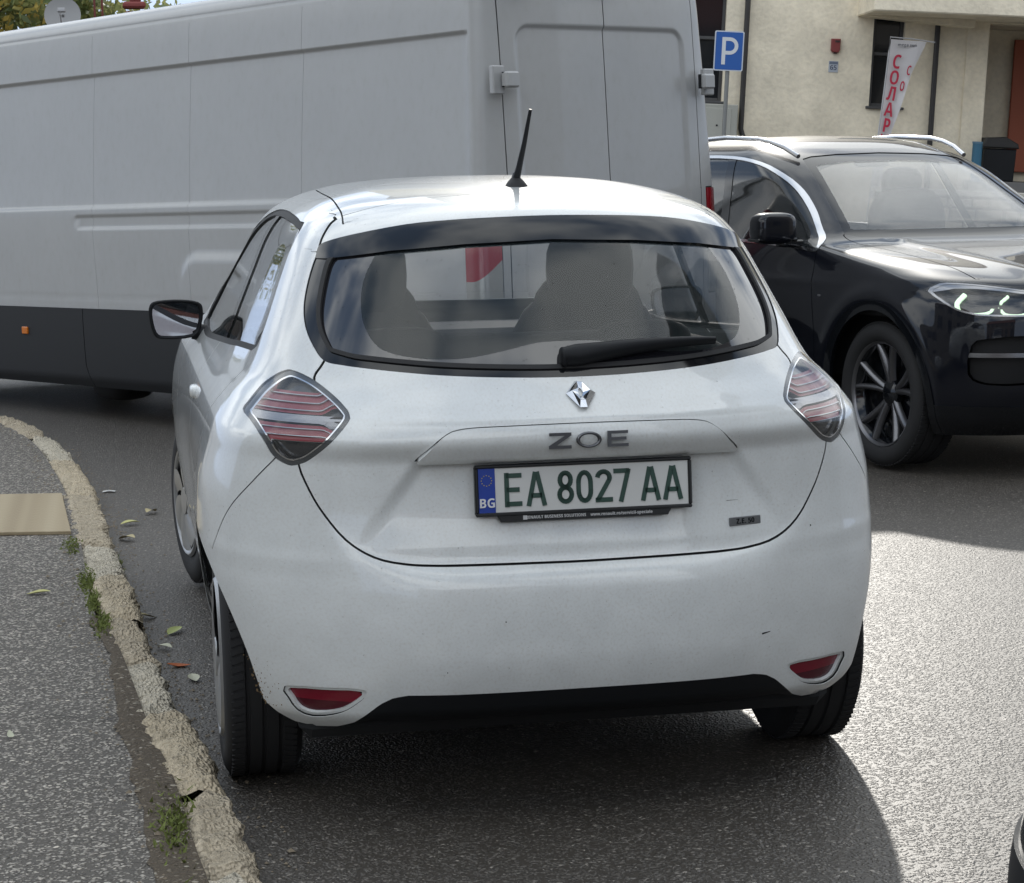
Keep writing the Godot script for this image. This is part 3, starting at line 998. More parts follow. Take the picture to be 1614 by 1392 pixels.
	b.tube([Vector3(0, 0.03, 0), Vector3(0.006, 0.055, 0.006), Vector3(0.018, 0.125, 0.03), Vector3(0.030, 0.213, 0.06)], 0.011, 10, true, 0.0045)
	obj("mast", b.commit(), mat.plastic, ant)
	g = []
	for i in 5:
		var k: float = [1.0, 0.95, 0.62, 0.34, 0.2][i]
		var hgt: float = [-0.01, 0.006, 0.022, 0.032, 0.045][i]
		var row: Array = []
		for j in 17:
			var a := TAU * j / 16
			row.append(Vector3(0.034 * k * signf(cos(a)) * pow(absf(cos(a)), 0.7), hgt, 0.045 * k * signf(sin(a)) * pow(absf(sin(a)), 0.7) - 0.01 * (1.0 - k)))
		g.append(row)
	b = MB.new()
	b.grid(g, true, false)
	obj("aerial_foot", b.commit(), mat.rubber, ant)
	# door mirrors
	for s in [-1.0, 1.0]:
		var mr := Node3D.new()
		mr.name = "door_mirror"
		t.add_child(mr, true)
		mr.position = Vector3(s * 0.882, 1.078, -2.42)
		mr.rotation.y = -s * 0.12
		var out := V2([-0.060,-0.062, 0.045,-0.066, 0.078,-0.050, 0.092,0.010, 0.088,0.052, 0.060,0.066, -0.02,0.067, -0.078,0.056, -0.092,0.030, -0.086,-0.018])
		var shape := PackedVector2Array()
		var inner := PackedVector2Array()
		for q in Poly.new(out, 3).q:
			# wide end looks away from the car on the left mirror
			shape.append(Vector2(q.x * -s * -1.0, q.y))
			inner.append(Vector2(q.x * s * 0.86, q.y * 0.84))
		b = MB.new()
		g = []
		for i in 8:
			var a := PI / 2 * i / 7
			var row: Array = []
			for q in shape: row.append(Vector3(q.x * cos(a) + 0.001, q.y * cos(a), -0.10 * sin(a)))
			row.append(row[0])
			g.append(row)
		b.grid(g, true, s > 0)
		g = []
		for k in [[1.0, 0.0], [0.97, 0.008], [0.90, 0.006], [0.86, -0.004]]:
			var row: Array = []
			for q in shape: row.append(Vector3(q.x * k[0], q.y * k[0] * 0.99, k[1]))
			row.append(row[0])
			g.append(row)
		b.grid(g, true, s > 0)
		obj("mirror_housing", b.commit(), mat.gloss_black if s > 0 else mat.plastic, mr)
		b = MB.new()
		b.prism(inner, -0.006, -0.003)
		obj("mirror_glass", b.commit(), mat.mirror, mr)
		b = MB.new()
		b.tube([Vector3(-s * 0.06, -0.045, -0.03), Vector3(-s * 0.11, -0.055, -0.02), Vector3(-s * 0.16, -0.05, -0.01)], 0.028, 10, true, 0.035)
		obj("mirror_arm", b.commit(), mat.plastic, mr)
	# rain drops on the rear window and the panels
	var rg := RandomNumberGenerator.new()
	rg.seed = 12
	var beads := MB.new()
	var zone := [Wn, 240, 0.0012, 0.0030, B, 420, 0.0010, 0.0022, Tg, 260, 0.0010, 0.0020]
	for q in 3:
		var tri: PackedInt32Array = zone[q * 4]
		var got := 0
		while got < zone[q * 4 + 1]:
			var k := rg.randi_range(0, tri.size() / 3 - 1) * 3
			var at: Vector3 = (P.p[tri[k]] + P.p[tri[k + 1]] + P.p[tri[k + 2]]) / 3.0
			var nn: Vector3 = P.n[tri[k]]
			if at.z < -1.2 or (q == 1 and at.y < 0.4): continue
			got += 1
			var mir := Vector3(-1 if rg.randf() < 0.5 else 1, 1, 1)
			at *= mir; nn *= mir
			var rr := rg.randf_range(zone[q * 4 + 2], zone[q * 4 + 3])
			var u := nn.cross(Vector3.UP).normalized()
			var w := nn.cross(u)
			at += nn * (-0.006 if q == 0 else 0.0)
			var tip := at + nn * rr * 0.6
			for j in 6:
				var e0 := at + (u * cos(TAU * j / 6) + w * sin(TAU * j / 6)) * rr
				var e1 := at + (u * cos(TAU * (j + 1) / 6) + w * sin(TAU * (j + 1) / 6)) * rr
				beads.trin(e0, tip, e1, (e0 - at).normalized() * 0.8 + nn * 0.6, nn, (e1 - at).normalized() * 0.8 + nn * 0.6)
	var bead_m := glass(Color(0.5, 0.52, 0.52), 0.12)
	obj("rain_drops", beads.commit(), bead_m, t, "stuff")
	# scuffs on the bumper and soil thrown up at the wheel opening
	b = MB.new()
	for e in [[0.448, 0.452, 0.024, 0.0022, 0.12], [0.372, 0.78, 0.030, 0.0006, 0.0], [-0.20, 0.528, 0.0028, 0.0022, 0.0], [-0.34, 0.408, 0.0022, 0.0018, 0.0], [0.60, 0.700, 0.0035, 0.003, 0.0]]:
		var z := hatch_rear_z(absf(e[0]), e[1]) + 0.0008
		var z1 := hatch_rear_z(absf(e[0] + e[2]), e[1] + e[2] * e[4]) + 0.0008
		b.quad(Vector3(e[0], e[1] - e[3], z), Vector3(e[0] + e[2], e[1] + e[2] * e[4] - e[3] * 0.4, z1), Vector3(e[0] + e[2], e[1] + e[2] * e[4] + e[3] * 0.4, z1), Vector3(e[0], e[1] + e[3], z))
	obj("scuff", b.commit(), mat.gap, t, "stuff")
	b = MB.new()
	for k in 170:
		var a := rg.randf_range(-0.55, 0.25)
		var far := absf(rg.randfn(0, 0.028)) + 0.004
		var yy := 0.325 + 0.44 * sin(a) * 0.83
		var xx := lin([0.10, .70, .25, .735, .33, .785, .43, .815, .6, .845], yy) - far
		if yy < 0.29: continue
		var z := hatch_rear_z(xx, yy) + 0.001
		var sz := rg.randf_range(0.0008, 0.0030) * (0.05 / (0.05 + far))
		b.quad(Vector3(-xx - sz, yy - sz, z), Vector3(-xx + sz, yy - sz * 0.6, z), Vector3(-xx + sz * 0.7, yy + sz, z), Vector3(-xx - sz, yy + sz * 1.4, z))
	obj("mud_splash", b.commit(), M(Color(0.20, 0.135, 0.07), 0.95), t, "stuff")
	# rear door handle
	for s in [-1.0, 1.0]:
		b = MB.new()
		b.blob(Vector3(s * 0.856, 0.925, -1.58), Vector3(0.035, 0.04, 0.10), 0.7)
		obj("door_handle", b.commit(), mat.white, t)

func letter(b: MB, parent: Node, x: float, y: float) -> void:
	var o := obj("model_letter", b.commit(), mat.letter, parent)
	o.position = Vector3(x + 0.006, y, 0.0445 - 0.5 * x * x)
	o.rotation = Vector3(-0.06, x * 0.5, 0)

# plate lettering built of bars and arcs: w wide, h high, s thick
func glyph(ch: String, w: float, h: float, s: float) -> ArrayMesh:
	var b := MB.new()
	var d := 0.0018
	var stroke := func(pts: Array) -> void:
		for i in pts.size() - 1:
			var a: Vector2 = pts[i]; var e: Vector2 = pts[i + 1]
			var t := (e - a).normalized()
			var n := Vector2(-t.y, t.x) * s * 0.5
			var k := t * s * 0.12
			b.prism(PackedVector2Array([a - n - k, e - n + k, e + n + k, a + n - k]), 0, d)
	var x := (w - s) / 2; var y := (h - s) / 2
	var arc := func(c: Vector2, r: Vector2, a0: float, a1: float, k: int) -> Array:
		var o := []
		for i in k + 1:
			var a := lerpf(a0, a1, float(i) / k)
			o.append(c + Vector2(cos(a), sin(a)) * r)
		return o
	match ch:
		"E":
			stroke.call(V2([-x, -h / 2, -x, h / 2])); stroke.call(V2([-x, y, x + s / 2, y])); stroke.call(V2([-x, 0, x, 0])); stroke.call(V2([-x, -y, x + s / 2, -y]))
		"A":
			stroke.call(V2([-x - 0.002, -h / 2, -0.002, h / 2])); stroke.call(V2([x + 0.002, -h / 2, 0.002, h / 2])); stroke.call(V2([-x * 0.7, -h * 0.2, x * 0.7, -h * 0.2]))
			b.box(Vector3(0, h / 2 - s * 0.3, d / 2 + 0.00005), Vector3(s * 1.1, s * 0.6, d))
		"0": stroke.call(arc.call(Vector2(0, h * 0.12), Vector2(x, y - h * 0.12), 0, PI, 12) + arc.call(Vector2(0, -h * 0.12), Vector2(x, y - h * 0.12), PI, TAU, 12) + [Vector2(x, h * 0.12)])
		"8":
			stroke.call(arc.call(Vector2(0, y / 2 + 0.001), Vector2(x * 0.88, y / 2), 0, TAU, 20)); stroke.call(arc.call(Vector2(0, -y / 2), Vector2(x, y / 2), 0, TAU, 20))
		"2":
			stroke.call(arc.call(Vector2(0, y - x), Vector2(x, x), PI * 0.95, -0.35, 12) + V2([-x, -y])); stroke.call(V2([-x - s * 0.4, -y, x + s / 2, -y]))
		"7": stroke.call(V2([-x - s / 2, y, x, y])); stroke.call(V2([x, y + s * 0.3, -x * 0.35, -h / 2]))
	return b.commit()

# ------------------------------------------------------------------ ground, kerb, small things on it
# ground of separate stones in a binder: each stone is a small dome of its own tone; the picture repeats without a seam
func asphalt(seed_: int, tile: float, stops: Array, rough: float, relief: float, r_mm: Vector2, size := 1024, cover := 0.85) -> StandardMaterial3D:
	var rg := RandomNumberGenerator.new()
	rg.seed = seed_
	var n := size * size
	var alb := PackedByteArray(); alb.resize(n * 3)
	var hgt := PackedByteArray(); hgt.resize(n)
	var fine := noise(0.35, seed_ + 3, FastNoiseLite.TYPE_VALUE, 1)
	var base: Color = stops[0][1]
	var bs := base.linear_to_srgb()
	for i in n:
		var k := 0.75 + 0.5 * rg.randf()
		alb[i * 3] = int(clampf(bs.r * k, 0, 1) * 255); alb[i * 3 + 1] = int(clampf(bs.g * k, 0, 1) * 255); alb[i * 3 + 2] = int(clampf(bs.b * k, 0, 1) * 255)
		hgt[i] = 20 + (rg.randi() % 14)
	var px := size / (tile * 1000.0)
	var rm := (r_mm.x + r_mm.y) * 0.5 * px
	var count := int(cover * n / (PI * rm * rm))
	for k in count:
		var cx := rg.randf() * size; var cy := rg.randf() * size
		var r := lerpf(r_mm.x, r_mm.y, rg.randf() * rg.randf()) * px
		var t := rg.randf()
		var c: Color = stops[stops.size() - 1][1]
		for i in stops.size() - 1:
			if t < stops[i + 1][0]:
				c = (stops[i][1] as Color).lerp(stops[i + 1][1], (t - stops[i][0]) / (stops[i + 1][0] - stops[i][0]))
				break
		c = c.linear_to_srgb()
		var cr := int(c.r * 255); var cg := int(c.g * 255); var cb := int(c.b * 255)
		var asp := rg.randf_range(0.65, 1.5)
		var ang := rg.randf() * PI
		var ca := cos(ang); var sa := sin(ang)
		var top := rg.randf_range(120, 230)
		var tx := rg.randfn(0, 30.0); var ty := rg.randfn(0, 30.0)
		var R := int(ceil(r * 1.3))
		for dy in range(-R, R + 1):
			for dx in range(-R, R + 1):
				var u := (dx * ca + dy * sa) / (r * asp); var v := (-dx * sa + dy * ca) * asp / r
				var d := u * u + v * v
				if d > 1.0: continue
				var h := int(clampf(top * (1.0 - 0.55 * d * d) + (tx * dx + ty * dy) / r, 30, 255))
				var at := posmod(int(cy) + dy, size) * size + posmod(int(cx) + dx, size)
				if h > hgt[at]:
					hgt[at] = h
					alb[at * 3] = cr; alb[at * 3 + 1] = cg; alb[at * 3 + 2] = cb
	var m := M(Color(1, 1, 1), rough)
	m.albedo_texture = tex_from(Image.create_from_data(size, size, false, Image.FORMAT_RGB8, alb))
	m.uv1_triplanar = true
	m.uv1_world_triplanar = true
	m.uv1_scale = Vector3.ONE / tile
	m.heightmap_enabled = true
	m.heightmap_texture = tex_from(Image.create_from_data(size, size, false, Image.FORMAT_L8, hgt))
	m.heightmap_scale = relief
	return m

const KERB_OUT := [-9.0,-11.3, -4.2,-11.0, -2.8,-10.6, -2.15,-9.9, -1.86,-9.27, -1.68,-8.69, -1.48,-7.73, -1.33,-6.48, -1.2,-5.01, -1.14,-3.88, -1.11,-3.11, -1.07,-2.35, -1.01,-1.73, -0.97,-1.23, -0.93,-0.73, -0.895,-0.42, -0.87,-0.08, -0.855,0.21, -0.83,0.53, -0.80,1.0, -0.72,2.2, -0.6,4.0, -0.4,7.0, 0.0,12.0]

func kerb_points(pts: Array, w: float) -> Array:
	# the line moved w to the left of its direction of travel (towards the pavement)
	var o := []
	for i in pts.size():
		var t: Vector2 = (pts[mini(i + 1, pts.size() - 1)] - pts[maxi(i - 1, 0)]).normalized()
		o.append(pts[i] + Vector2(-t.y, t.x) * w)
	return o

func setting() -> void:
	# road: one sheet to the horizon, gently falling away beyond the parked car
	var road_m := asphalt(3, 1.37, [[0.0, Color(0.060, 0.052, 0.043)], [0.45, Color(0.108, 0.096, 0.082)], [0.78, Color(0.155, 0.14, 0.122)], [0.95, Color(0.21, 0.19, 0.165)], [1.0, Color(0.40, 0.36, 0.31)]], 0.49, 0.55, Vector2(2.2, 6.5))
	var xs := [-900.0, -200.0, -60.0, -20.0, -8.0, -3.0, 0.0, 3.0, 8.0, 20.0, 60.0, 200.0, 900.0]
	var zs := [900.0, 200.0, 60.0, 20.0, 10.0, 5.0, 2.0, 0.0, -2.0, -5.0, -8.0, -12.0, -20.0, -30.0, -60.0, -200.0, -900.0]
	var g: Array = []
	for z in zs:
		var row: Array = []
		for x in xs: row.append(Vector3(x, ground_y(z), z))
		g.append(row)
	var b := MB.new()
	b.grid(g, false, true)
	obj("road", b.commit(), road_m, null, "structure")
	# pavement
	var out: Array = Poly.new(V2(KERB_OUT), 5, false).q
	var inn := kerb_points(out, 0.125)
	var walk_m := asphalt(11, 1.33, [[0.0, Color(0.085, 0.075, 0.062)], [0.35, Color(0.25, 0.225, 0.195)], [0.7, Color(0.40, 0.365, 0.315)], [0.95, Color(0.54, 0.49, 0.42)], [1.0, Color(0.70, 0.63, 0.52)]], 0.75, 0.9, Vector2(2.6, 7.5), 1024, 0.9)
	var poly := PackedVector2Array()
	for q in inn: poly.append(q)
	poly.append(Vector2(-14, 12)); poly.append(Vector2(-14, -11.2))
	var tr := Geometry2D.triangulate_polygon(poly)
	b = MB.new()
	for i in range(0, tr.size(), 3):
		var a := poly[tr[i]]; var c := poly[tr[i + 1]]; var d := poly[tr[i + 2]]
		var A := Vector3(a.x, 0.088 + ground_y(a.y), a.y); var C := Vector3(c.x, 0.088 + ground_y(c.y), c.y); var D := Vector3(d.x, 0.088 + ground_y(d.y), d.y)
		if (C - A).cross(D - A).y > 0: b.tri(A, C, D)
		else: b.tri(A, D, C)
	obj("pavement", b.commit(), walk_m, null, "structure")
	b = MB.new()
	var prev := Vector3.ZERO
	for i in 22:
		var px := lerpf(-1.08, -2.6, i / 21.0)
		var pt := Vector3(px, 0.0886, -0.98 + 0.05 * sin(i * 1.3) + 0.02 * sin(i * 3.1) - 0.05 * i / 21.0)
		if i > 0:
			var wd := 0.0018 + 0.0012 * sin(i * 2.2)
			b.quad(prev - Vector3(0, 0, wd), prev + Vector3(0, 0, wd), pt + Vector3(0, 0, wd), pt - Vector3(0, 0, wd))
		prev = pt
	obj("pavement_crack", b.commit(), M(Color(0.015, 0.014, 0.013), 0.95), null, "structure")
	# kerb of rough stones
	var kerb := Node3D.new()
	kerb.name = "kerb"
	kerb.set_meta("kind", "structure")
	add_child(kerb)
	var nz := noise(9.0, 21, FastNoiseLite.TYPE_SIMPLEX_SMOOTH, 4)
	var n2 := noise(30.0, 5, FastNoiseLite.TYPE_CELLULAR, 1)
	var stone_m: Array = []
	for k in 3:
		var tint: Color = [Color(0.62, 0.52, 0.37), Color(0.55, 0.465, 0.34), Color(0.68, 0.61, 0.48)][k]
		var m := M(Color(1, 1, 1), 0.85)
		var fi := noise(22.0 / 384, 40 + k).get_seamless_image(384, 384)
		var ce := noise(40.0 / 384, 50 + k, FastNoiseLite.TYPE_CELLULAR, 1)
		var him := ce.get_seamless_image(384, 384)
		m.albedo_texture = tex_from(colour_image(fi, [[0.0, tint * 0.72], [0.4, tint * 0.92], [0.6, tint], [1.0, tint * 1.12]]))
		m.heightmap_enabled = true
		m.heightmap_texture = tex_from(him)
		m.heightmap_scale = 2.2
		m.uv1_triplanar = true
		m.uv1_world_triplanar = true
		m.uv1_scale = Vector3.ONE * 2.6
		stone_m.append(m)
	var curve := Curve2D.new()
	for q in out: curve.add_point(q)
	var joints := [-10.4, -9.2, -8.0, -6.7, -5.3, -3.88, -3.05, -2.28, -1.62, -0.93, -0.22, 0.38, 1.0, 1.9, 2.9, 3.9, 5.0]
	var us: Array = []
	for jz in joints:
		var bu := 0.0
		var bd := 1e9
		for i in 900:
			var u := curve.get_baked_length() * i / 899.0
			var p := curve.sample_baked(u)
			if p.x > -3.5 and p.y > -10.7 and absf(p.y - jz) < bd:
				bd = absf(p.y - jz); bu = u
		us.append(bu)
	for k in us.size() - 1:
		var u0: float = us[k] + 0.012; var u1: float = us[k + 1] - 0.012
		var rows := maxi(5, int((u1 - u0) / 0.018))
		var prof := [[-0.004, -0.03], [-0.008, 0.02], [-0.008, 0.055], [0.0, 0.082], [0.014, 0.098], [0.034, 0.106], [0.06, 0.108], [0.085, 0.106], [0.108, 0.104], [0.128, 0.094], [0.138, 0.075], [0.14, -0.02]]
		g = []
		var dy := 0.012 * sin(k * 2.3)
		var dw := 0.016 * sin(k * 1.7 + 1.0)
		for i in rows + 1:
			var t := float(i) / rows
			var u := lerpf(u0, u1, t)
			var p := curve.sample_baked(u)
			var tn := (curve.sample_baked(u + 0.02) - curve.sample_baked(u - 0.02)).normalized()
			var side := Vector2(-tn.y, tn.x)
			var endf := minf(minf(t, 1.0 - t) * rows / 2.0, 1.0)
			var row: Array = []
			for e in prof:
				var wq: Vector2 = p + side * (e[0] * (1.0 + dw * 4.0) + dw)
				var v := Vector3(wq.x, ground_y(p.y) + (e[1] + dy if e[1] > 0.0 else e[1]), wq.y)
				var am := 0.026 * nz.get_noise_3dv(v) + 0.030 * n2.get_noise_3dv(v)
				v.y += am * (1.0 if e[1] > 0.0 else 0.0) - (1.0 - endf) * 0.034 * (1.0 if e[1] > 0.0 else 0.0)
				var am2 := 0.030 * nz.get_noise_3dv(v + Vector3(7, 3, 1)) + 0.014 * n2.get_noise_3dv(v + Vector3(1, 5, 2))
				v.x += side.x * am2; v.z += side.y * am2
				row.append(v)
			g.append(row)
		b = MB.new()
		b.grid(g, false, true)
		obj("kerb_stone", b.commit(), stone_m[k % 3], kerb)
	# soil strip between pavement and kerb, with moss and weeds
	var soil := asphalt(31, 0.83, [[0.0, Color(0.08, 0.062, 0.042)], [0.5, Color(0.14, 0.11, 0.08)], [0.85, Color(0.22, 0.185, 0.135)], [1.0, Color(0.42, 0.38, 0.31)]], 0.95, 0.8, Vector2(2.0, 9.0), 512, 0.6)
	var wn := noise(1.6, 71, FastNoiseLite.TYPE_SIMPLEX_SMOOTH, 3)
	g = []
	for i in 150:
		var u: float = lerpf(us[7], us[us.size() - 2], i / 149.0)
		var p := curve.sample_baked(u)
		var tn := (curve.sample_baked(u + 0.02) - curve.sample_baked(u - 0.02)).normalized()
		var side := Vector2(-tn.y, tn.x)
		var wd := 0.02 + 0.055 * sm(-1.7, -0.2, p.y) + 0.035 * wn.get_noise_1d(p.y) + 0.012 * wn.get_noise_1d(p.y * 6.0)
		var a := p + side * 0.10; var e := p + side * (0.125 + maxf(wd, 0.0))
		g.append([Vector3(a.x, 0.0905, a.y), Vector3(a.lerp(e, 0.6).x, 0.094, a.lerp(e, 0.6).y), Vector3(e.x, 0.0885, e.y)])
	b = MB.new()
	b.grid(g, false, true)
	obj("soil_strip", b.commit(), soil, null, "stuff")
	tag(get_node("soil_strip"), "brown soil in the joint between pavement and kerb", "soil")
	var rg := RandomNumberGenerator.new()
	rg.seed = 77
	b = MB.new()
	for spot in [[-1.0, 0.05, 0.035, 300, 0.022, 0.09], [-1.17, -2.15, 0.022, 380, 0.016, 0.092], [-1.20, -2.55, 0.022, 340, 0.016, 0.092], [-1.23, -2.95, 0.03, 300, 0.016, 0.092], [-1.12, -3.45, 0.02, 300, 0.022, 0.0], [-1.13, -3.85, 0.02, 260, 0.026, 0.0], [-1.09, -3.05, 0.018, 160, 0.018, 0.0], [-0.87, -0.15, 0.02, 160, 0.014, 0.0], [-1.30, -3.80, 0.03, 160, 0.014, 0.092], [-1.05, -1.75, 0.015, 120, 0.014, 0.0]]:
		for k in spot[3]:
			var c := Vector3(spot[0] + rg.randfn(0, spot[2] * 0.55), spot[5] + 0.001 - 0.02 * maxf(0.0, -spot[1] - 2.0), spot[1] + rg.randfn(0, spot[2] * 3.6))
			var a := rg.randf() * TAU
			var h: float = spot[4] * rg.randf_range(0.3, 1.0)
			var w := rg.randf_range(0.003, 0.006)
			var d := Vector3(cos(a), 0, sin(a))
			var tip := c + Vector3(rg.randfn(0, 0.7) * h, h, rg.randfn(0, 0.7) * h)
			b.tri(c - d * w, c + d * w, tip)
	var mg := M(Color(0.15, 0.18, 0.045), 0.9)
	tag(obj("moss_and_weeds", b.commit(), mg, null, "stuff"), "green moss and weeds growing along the kerb stones", "weeds")
	# loose grit in the gutter and along the joint
	b = MB.new()
	for k in 1500:
		var u := lerpf(us[1], us[us.size() - 3], rg.randf())
		var p := curve.sample_baked(u)
		var tn := (curve.sample_baked(u + 0.02) - curve.sample_baked(u - 0.02)).normalized()
		var side := Vector2(-tn.y, tn.x)
		var inner_side := rg.randf() < 0.35
		var off := (0.15 + absf(rg.randfn(0, 0.05))) if inner_side else -0.012 - absf(rg.randfn(0, 0.07))
		var q := p + side * off
		var r := rg.randf_range(0.002, 0.006) * (1.0 if rg.randf() < 0.95 else 1.9)
		var c := Vector3(q.x, (0.089 if inner_side else 0.0) + ground_y(q.y) + r * 0.4, q.y)
		var e := [Vector3(r, 0, 0), Vector3(0, 0, r * 1.3), Vector3(-r * 1.2, 0, 0), Vector3(0, 0, -r)]
		var bas := Basis(Vector3.UP, rg.randf() * TAU)
		for j in 4:
			b.tri(c + bas * Vector3(e[j]), c + Vector3(0, r * 0.8, 0), c + bas * Vector3(e[(j + 1) % 4]))
	tag(obj("grit", b.commit(), M(Color(0.22, 0.18, 0.13), 0.95), null, "stuff"), "loose grit and crumbs lying along both sides of the kerb", "grit")
	# plywood sheet on the pavement
	var ply := M(Color(1, 1, 1), 0.75)
	var fi := noise(4.0 / 512, 61).get_seamless_image(512, 512)
	fi.resize(512, 64)
	var grain := Image.create(512, 512, false, Image.FORMAT_L8)
	for yy in 512:
		for xx in 512: grain.set_pixel(xx, yy, fi.get_pixel(xx, (yy * 5 + int(20.0 * fi.get_pixel(xx, 3).r)) % 64))
	ply.albedo_texture = tex_from(colour_image(grain, [[0.0, Color(0.12, 0.085, 0.045)], [0.35, Color(0.30, 0.235, 0.14)], [0.7, Color(0.38, 0.31, 0.20)], [1.0, Color(0.46, 0.39, 0.27)]]))
	ply.uv1_triplanar = true
	ply.uv1_scale = Vector3.ONE * 1.6
	b = MB.new()
	b.prism(PackedVector2Array([Vector2(-1.31, 4.13), Vector2(-1.375, 5.32), Vector2(-2.5, 5.55), Vector2(-2.44, 4.36)]), 0.0, 0.014, 0.002)
	var pw := obj("plywood_sheet", b.commit(), ply)
	pw.rotation = Vector3(-PI / 2 - 0.02, 0, 0)
	pw.position.y = 0.1295
	tag(pw, "flat pale plywood sheet lying on the pavement beside the kerb", "board")
	# fallen leaves and a scrap of paper
	var leaf_c := [Color(0.50, 0.48, 0.20), Color(0.42, 0.36, 0.20), Color(0.36, 0.40, 0.15), Color(0.40, 0.11, 0.035), Color(0.50, 0.50, 0.38)]
	var leaves := [[-1.06, -4.88, 0, 0.055, "cream leaf lying flat on the road beside the front wheel of the hatchback"], [-1.08, -4.44, 1, 0.06, "thin curled tan leaf in the gutter beside the weeds"], [-0.93, -2.38, 2, 0.055, "pale green slender leaf beside the kerb next to the rear wheel"], [-0.93, -1.86, 3, 0.045, "orange red dry leaf in the gutter beside the kerb"], [-0.89, -1.67, 4, 0.045, "greyish white leaf in the gutter just past the red leaf"],
		[-1.02, -2.66, 1, 0.045, "brown curled leaf in the gutter under the moss"], [-0.97, -2.12, 4, 0.04, "round pale leaf between the green leaf and the red leaf"], [-0.96, -5.2, 1, 0.06, "long twisted tan leaf on the road beside the front wheel"], [-1.40, -2.78, 0, 0.05, "yellow green leaf lying alone on the pavement"], [-1.41, -0.83, 4, 0.022, "tiny cream leaf fragment on the pavement"], [-0.86, 0.10, 2, 0.05, "dark green leaf upright against the pale kerb stone"], [-0.78, 0.38, 1, 0.06, "brown leaf heap in the gutter behind the rear wheel"]]
	for k in leaves.size():
		var L: Array = leaves[k]
		g = []
		for i in 7:
			var t := i / 6.0
			var wd: float = L[3] * 0.42 * sin(PI * clampf(t * 0.93 + 0.05, 0, 1))
			var row: Array = []
			for j in 5:
				var s := j / 2.0 - 1.0
				row.append(Vector3((t - 0.5) * L[3] * 2.0 * 0.85, 0.006 + 0.35 * wd * s * s + 0.010 * sin(t * 3.0 + k) * (1.0 if k % 2 else 0.4), s * wd))
			g.append(row)
		b = MB.new()
		b.grid(g, false, false)
		var lm := M(leaf_c[L[2]], 0.7)
		var o := obj("fallen_leaf", b.commit(), lm)
		o.position = Vector3(L[0], (0.089 if L[0] < -1.3 else 0.004) + ground_y(L[1]), L[1])
		o.rotation = Vector3(0, k * 1.9 + 0.4, 0)
		tag(o, L[4], "leaf", "fallen leaves along the kerb")
	b = MB.new()
	b.grid([[Vector3(-0.03, 0.003, -0.02), Vector3(0, 0.006, -0.024), Vector3(0.035, 0.002, -0.018)], [Vector3(-0.032, 0.002, 0.02), Vector3(0.002, 0.009, 0.018), Vector3(0.03, 0.003, 0.022)]], false, true)
	var pp := obj("paper_scrap", b.commit(), M(Color(0.6, 0.6, 0.58), 0.8))
	pp.position = Vector3(-1.16, ground_y(-6.01) + 0.003, -6.01)
	tag(pp, "small scrap of white paper on the dark road beside the kerb", "litter")

# ------------------------------------------------------------------ white van
const VAN := [[.19,-.03,0.895,-.15,3.0,-7.2,-6.6,3.0], [.26,0,0.925,-.15,3.0,-7.3,-6.6,3.0], [.70,.0,0.935,-.15,3.0,-7.3,-6.6,3.0], [1.10,.0,0.935,-.15,3.0,-7.2,-6.5,3.0], [1.38,-.002,0.930,-.15,3.0,-7.0,-6.4,3.0], [1.42,-.004,0.926,-.15,3.0,-6.9,-6.3,3.0],
	[2.24,-.035,0.882,-.18,3.0,-6.2,-5.8,3.0], [2.52,-.055,0.865,-.20,3.0,-6.0,-5.6,3.0], [2.56,-.065,0.855,-.21,3.0,-5.95,-5.55,3.0], [2.61,-.10,0.810,-.30,2.8,-5.9,-5.5,2.8], [2.645,-.18,0.690,-.45,2.5,-5.8,-5.4,2.5], [2.665,-.32,0.480,-.6,2.3,-5.7,-5.3,2.3], [2.672,-.6,0.130,-.8,2.0,-5.5,-5.2,2.0]]

func round_rect(x: float, y: float, hx: float, hy: float, r: float) -> float:
	var dx := absf(x) - hx + r
	var dy := absf(y) - hy + r
	return Vector2(maxf(dx, 0), maxf(dy, 0)).length() + minf(maxf(dx, dy), 0.0) - r

func van_bulge(p: Vector3) -> Vector3:
	var x := p.x
	if p.z < -0.17:
		var on := sm(-0.17, -0.19, p.z)
		# wide panels set in between waist and upper crease; waist ledge; small grooves
		x -= on * 0.020 * sm(1.374, 1.398, p.y) * (1.0 - sm(2.238, 2.250, p.y))
		x -= on * 0.007 * exp(-pow((p.y - 2.534) / 0.007, 2.0))
		x -= on * 0.005 * exp(-pow((p.y - 0.797) / 0.006, 2.0))
		x -= 0.012 * sm(0.012, -0.008, round_rect(p.z + 2.5, p.y - 1.288, 1.64, 0.038, 0.01))
		x += 0.020 * sm(0.05, -0.02, round_rect(p.z + 2.12, p.y - 0.55, 0.76, 0.50, 0.16))
	if p.z > -0.17 and p.x < 0.74:
		p.z -= 0.016 * sm(0.010, -0.014, round_rect(p.x, p.y - 1.35, 0.645, 0.925, 0.09))
	p.x = x
	return p

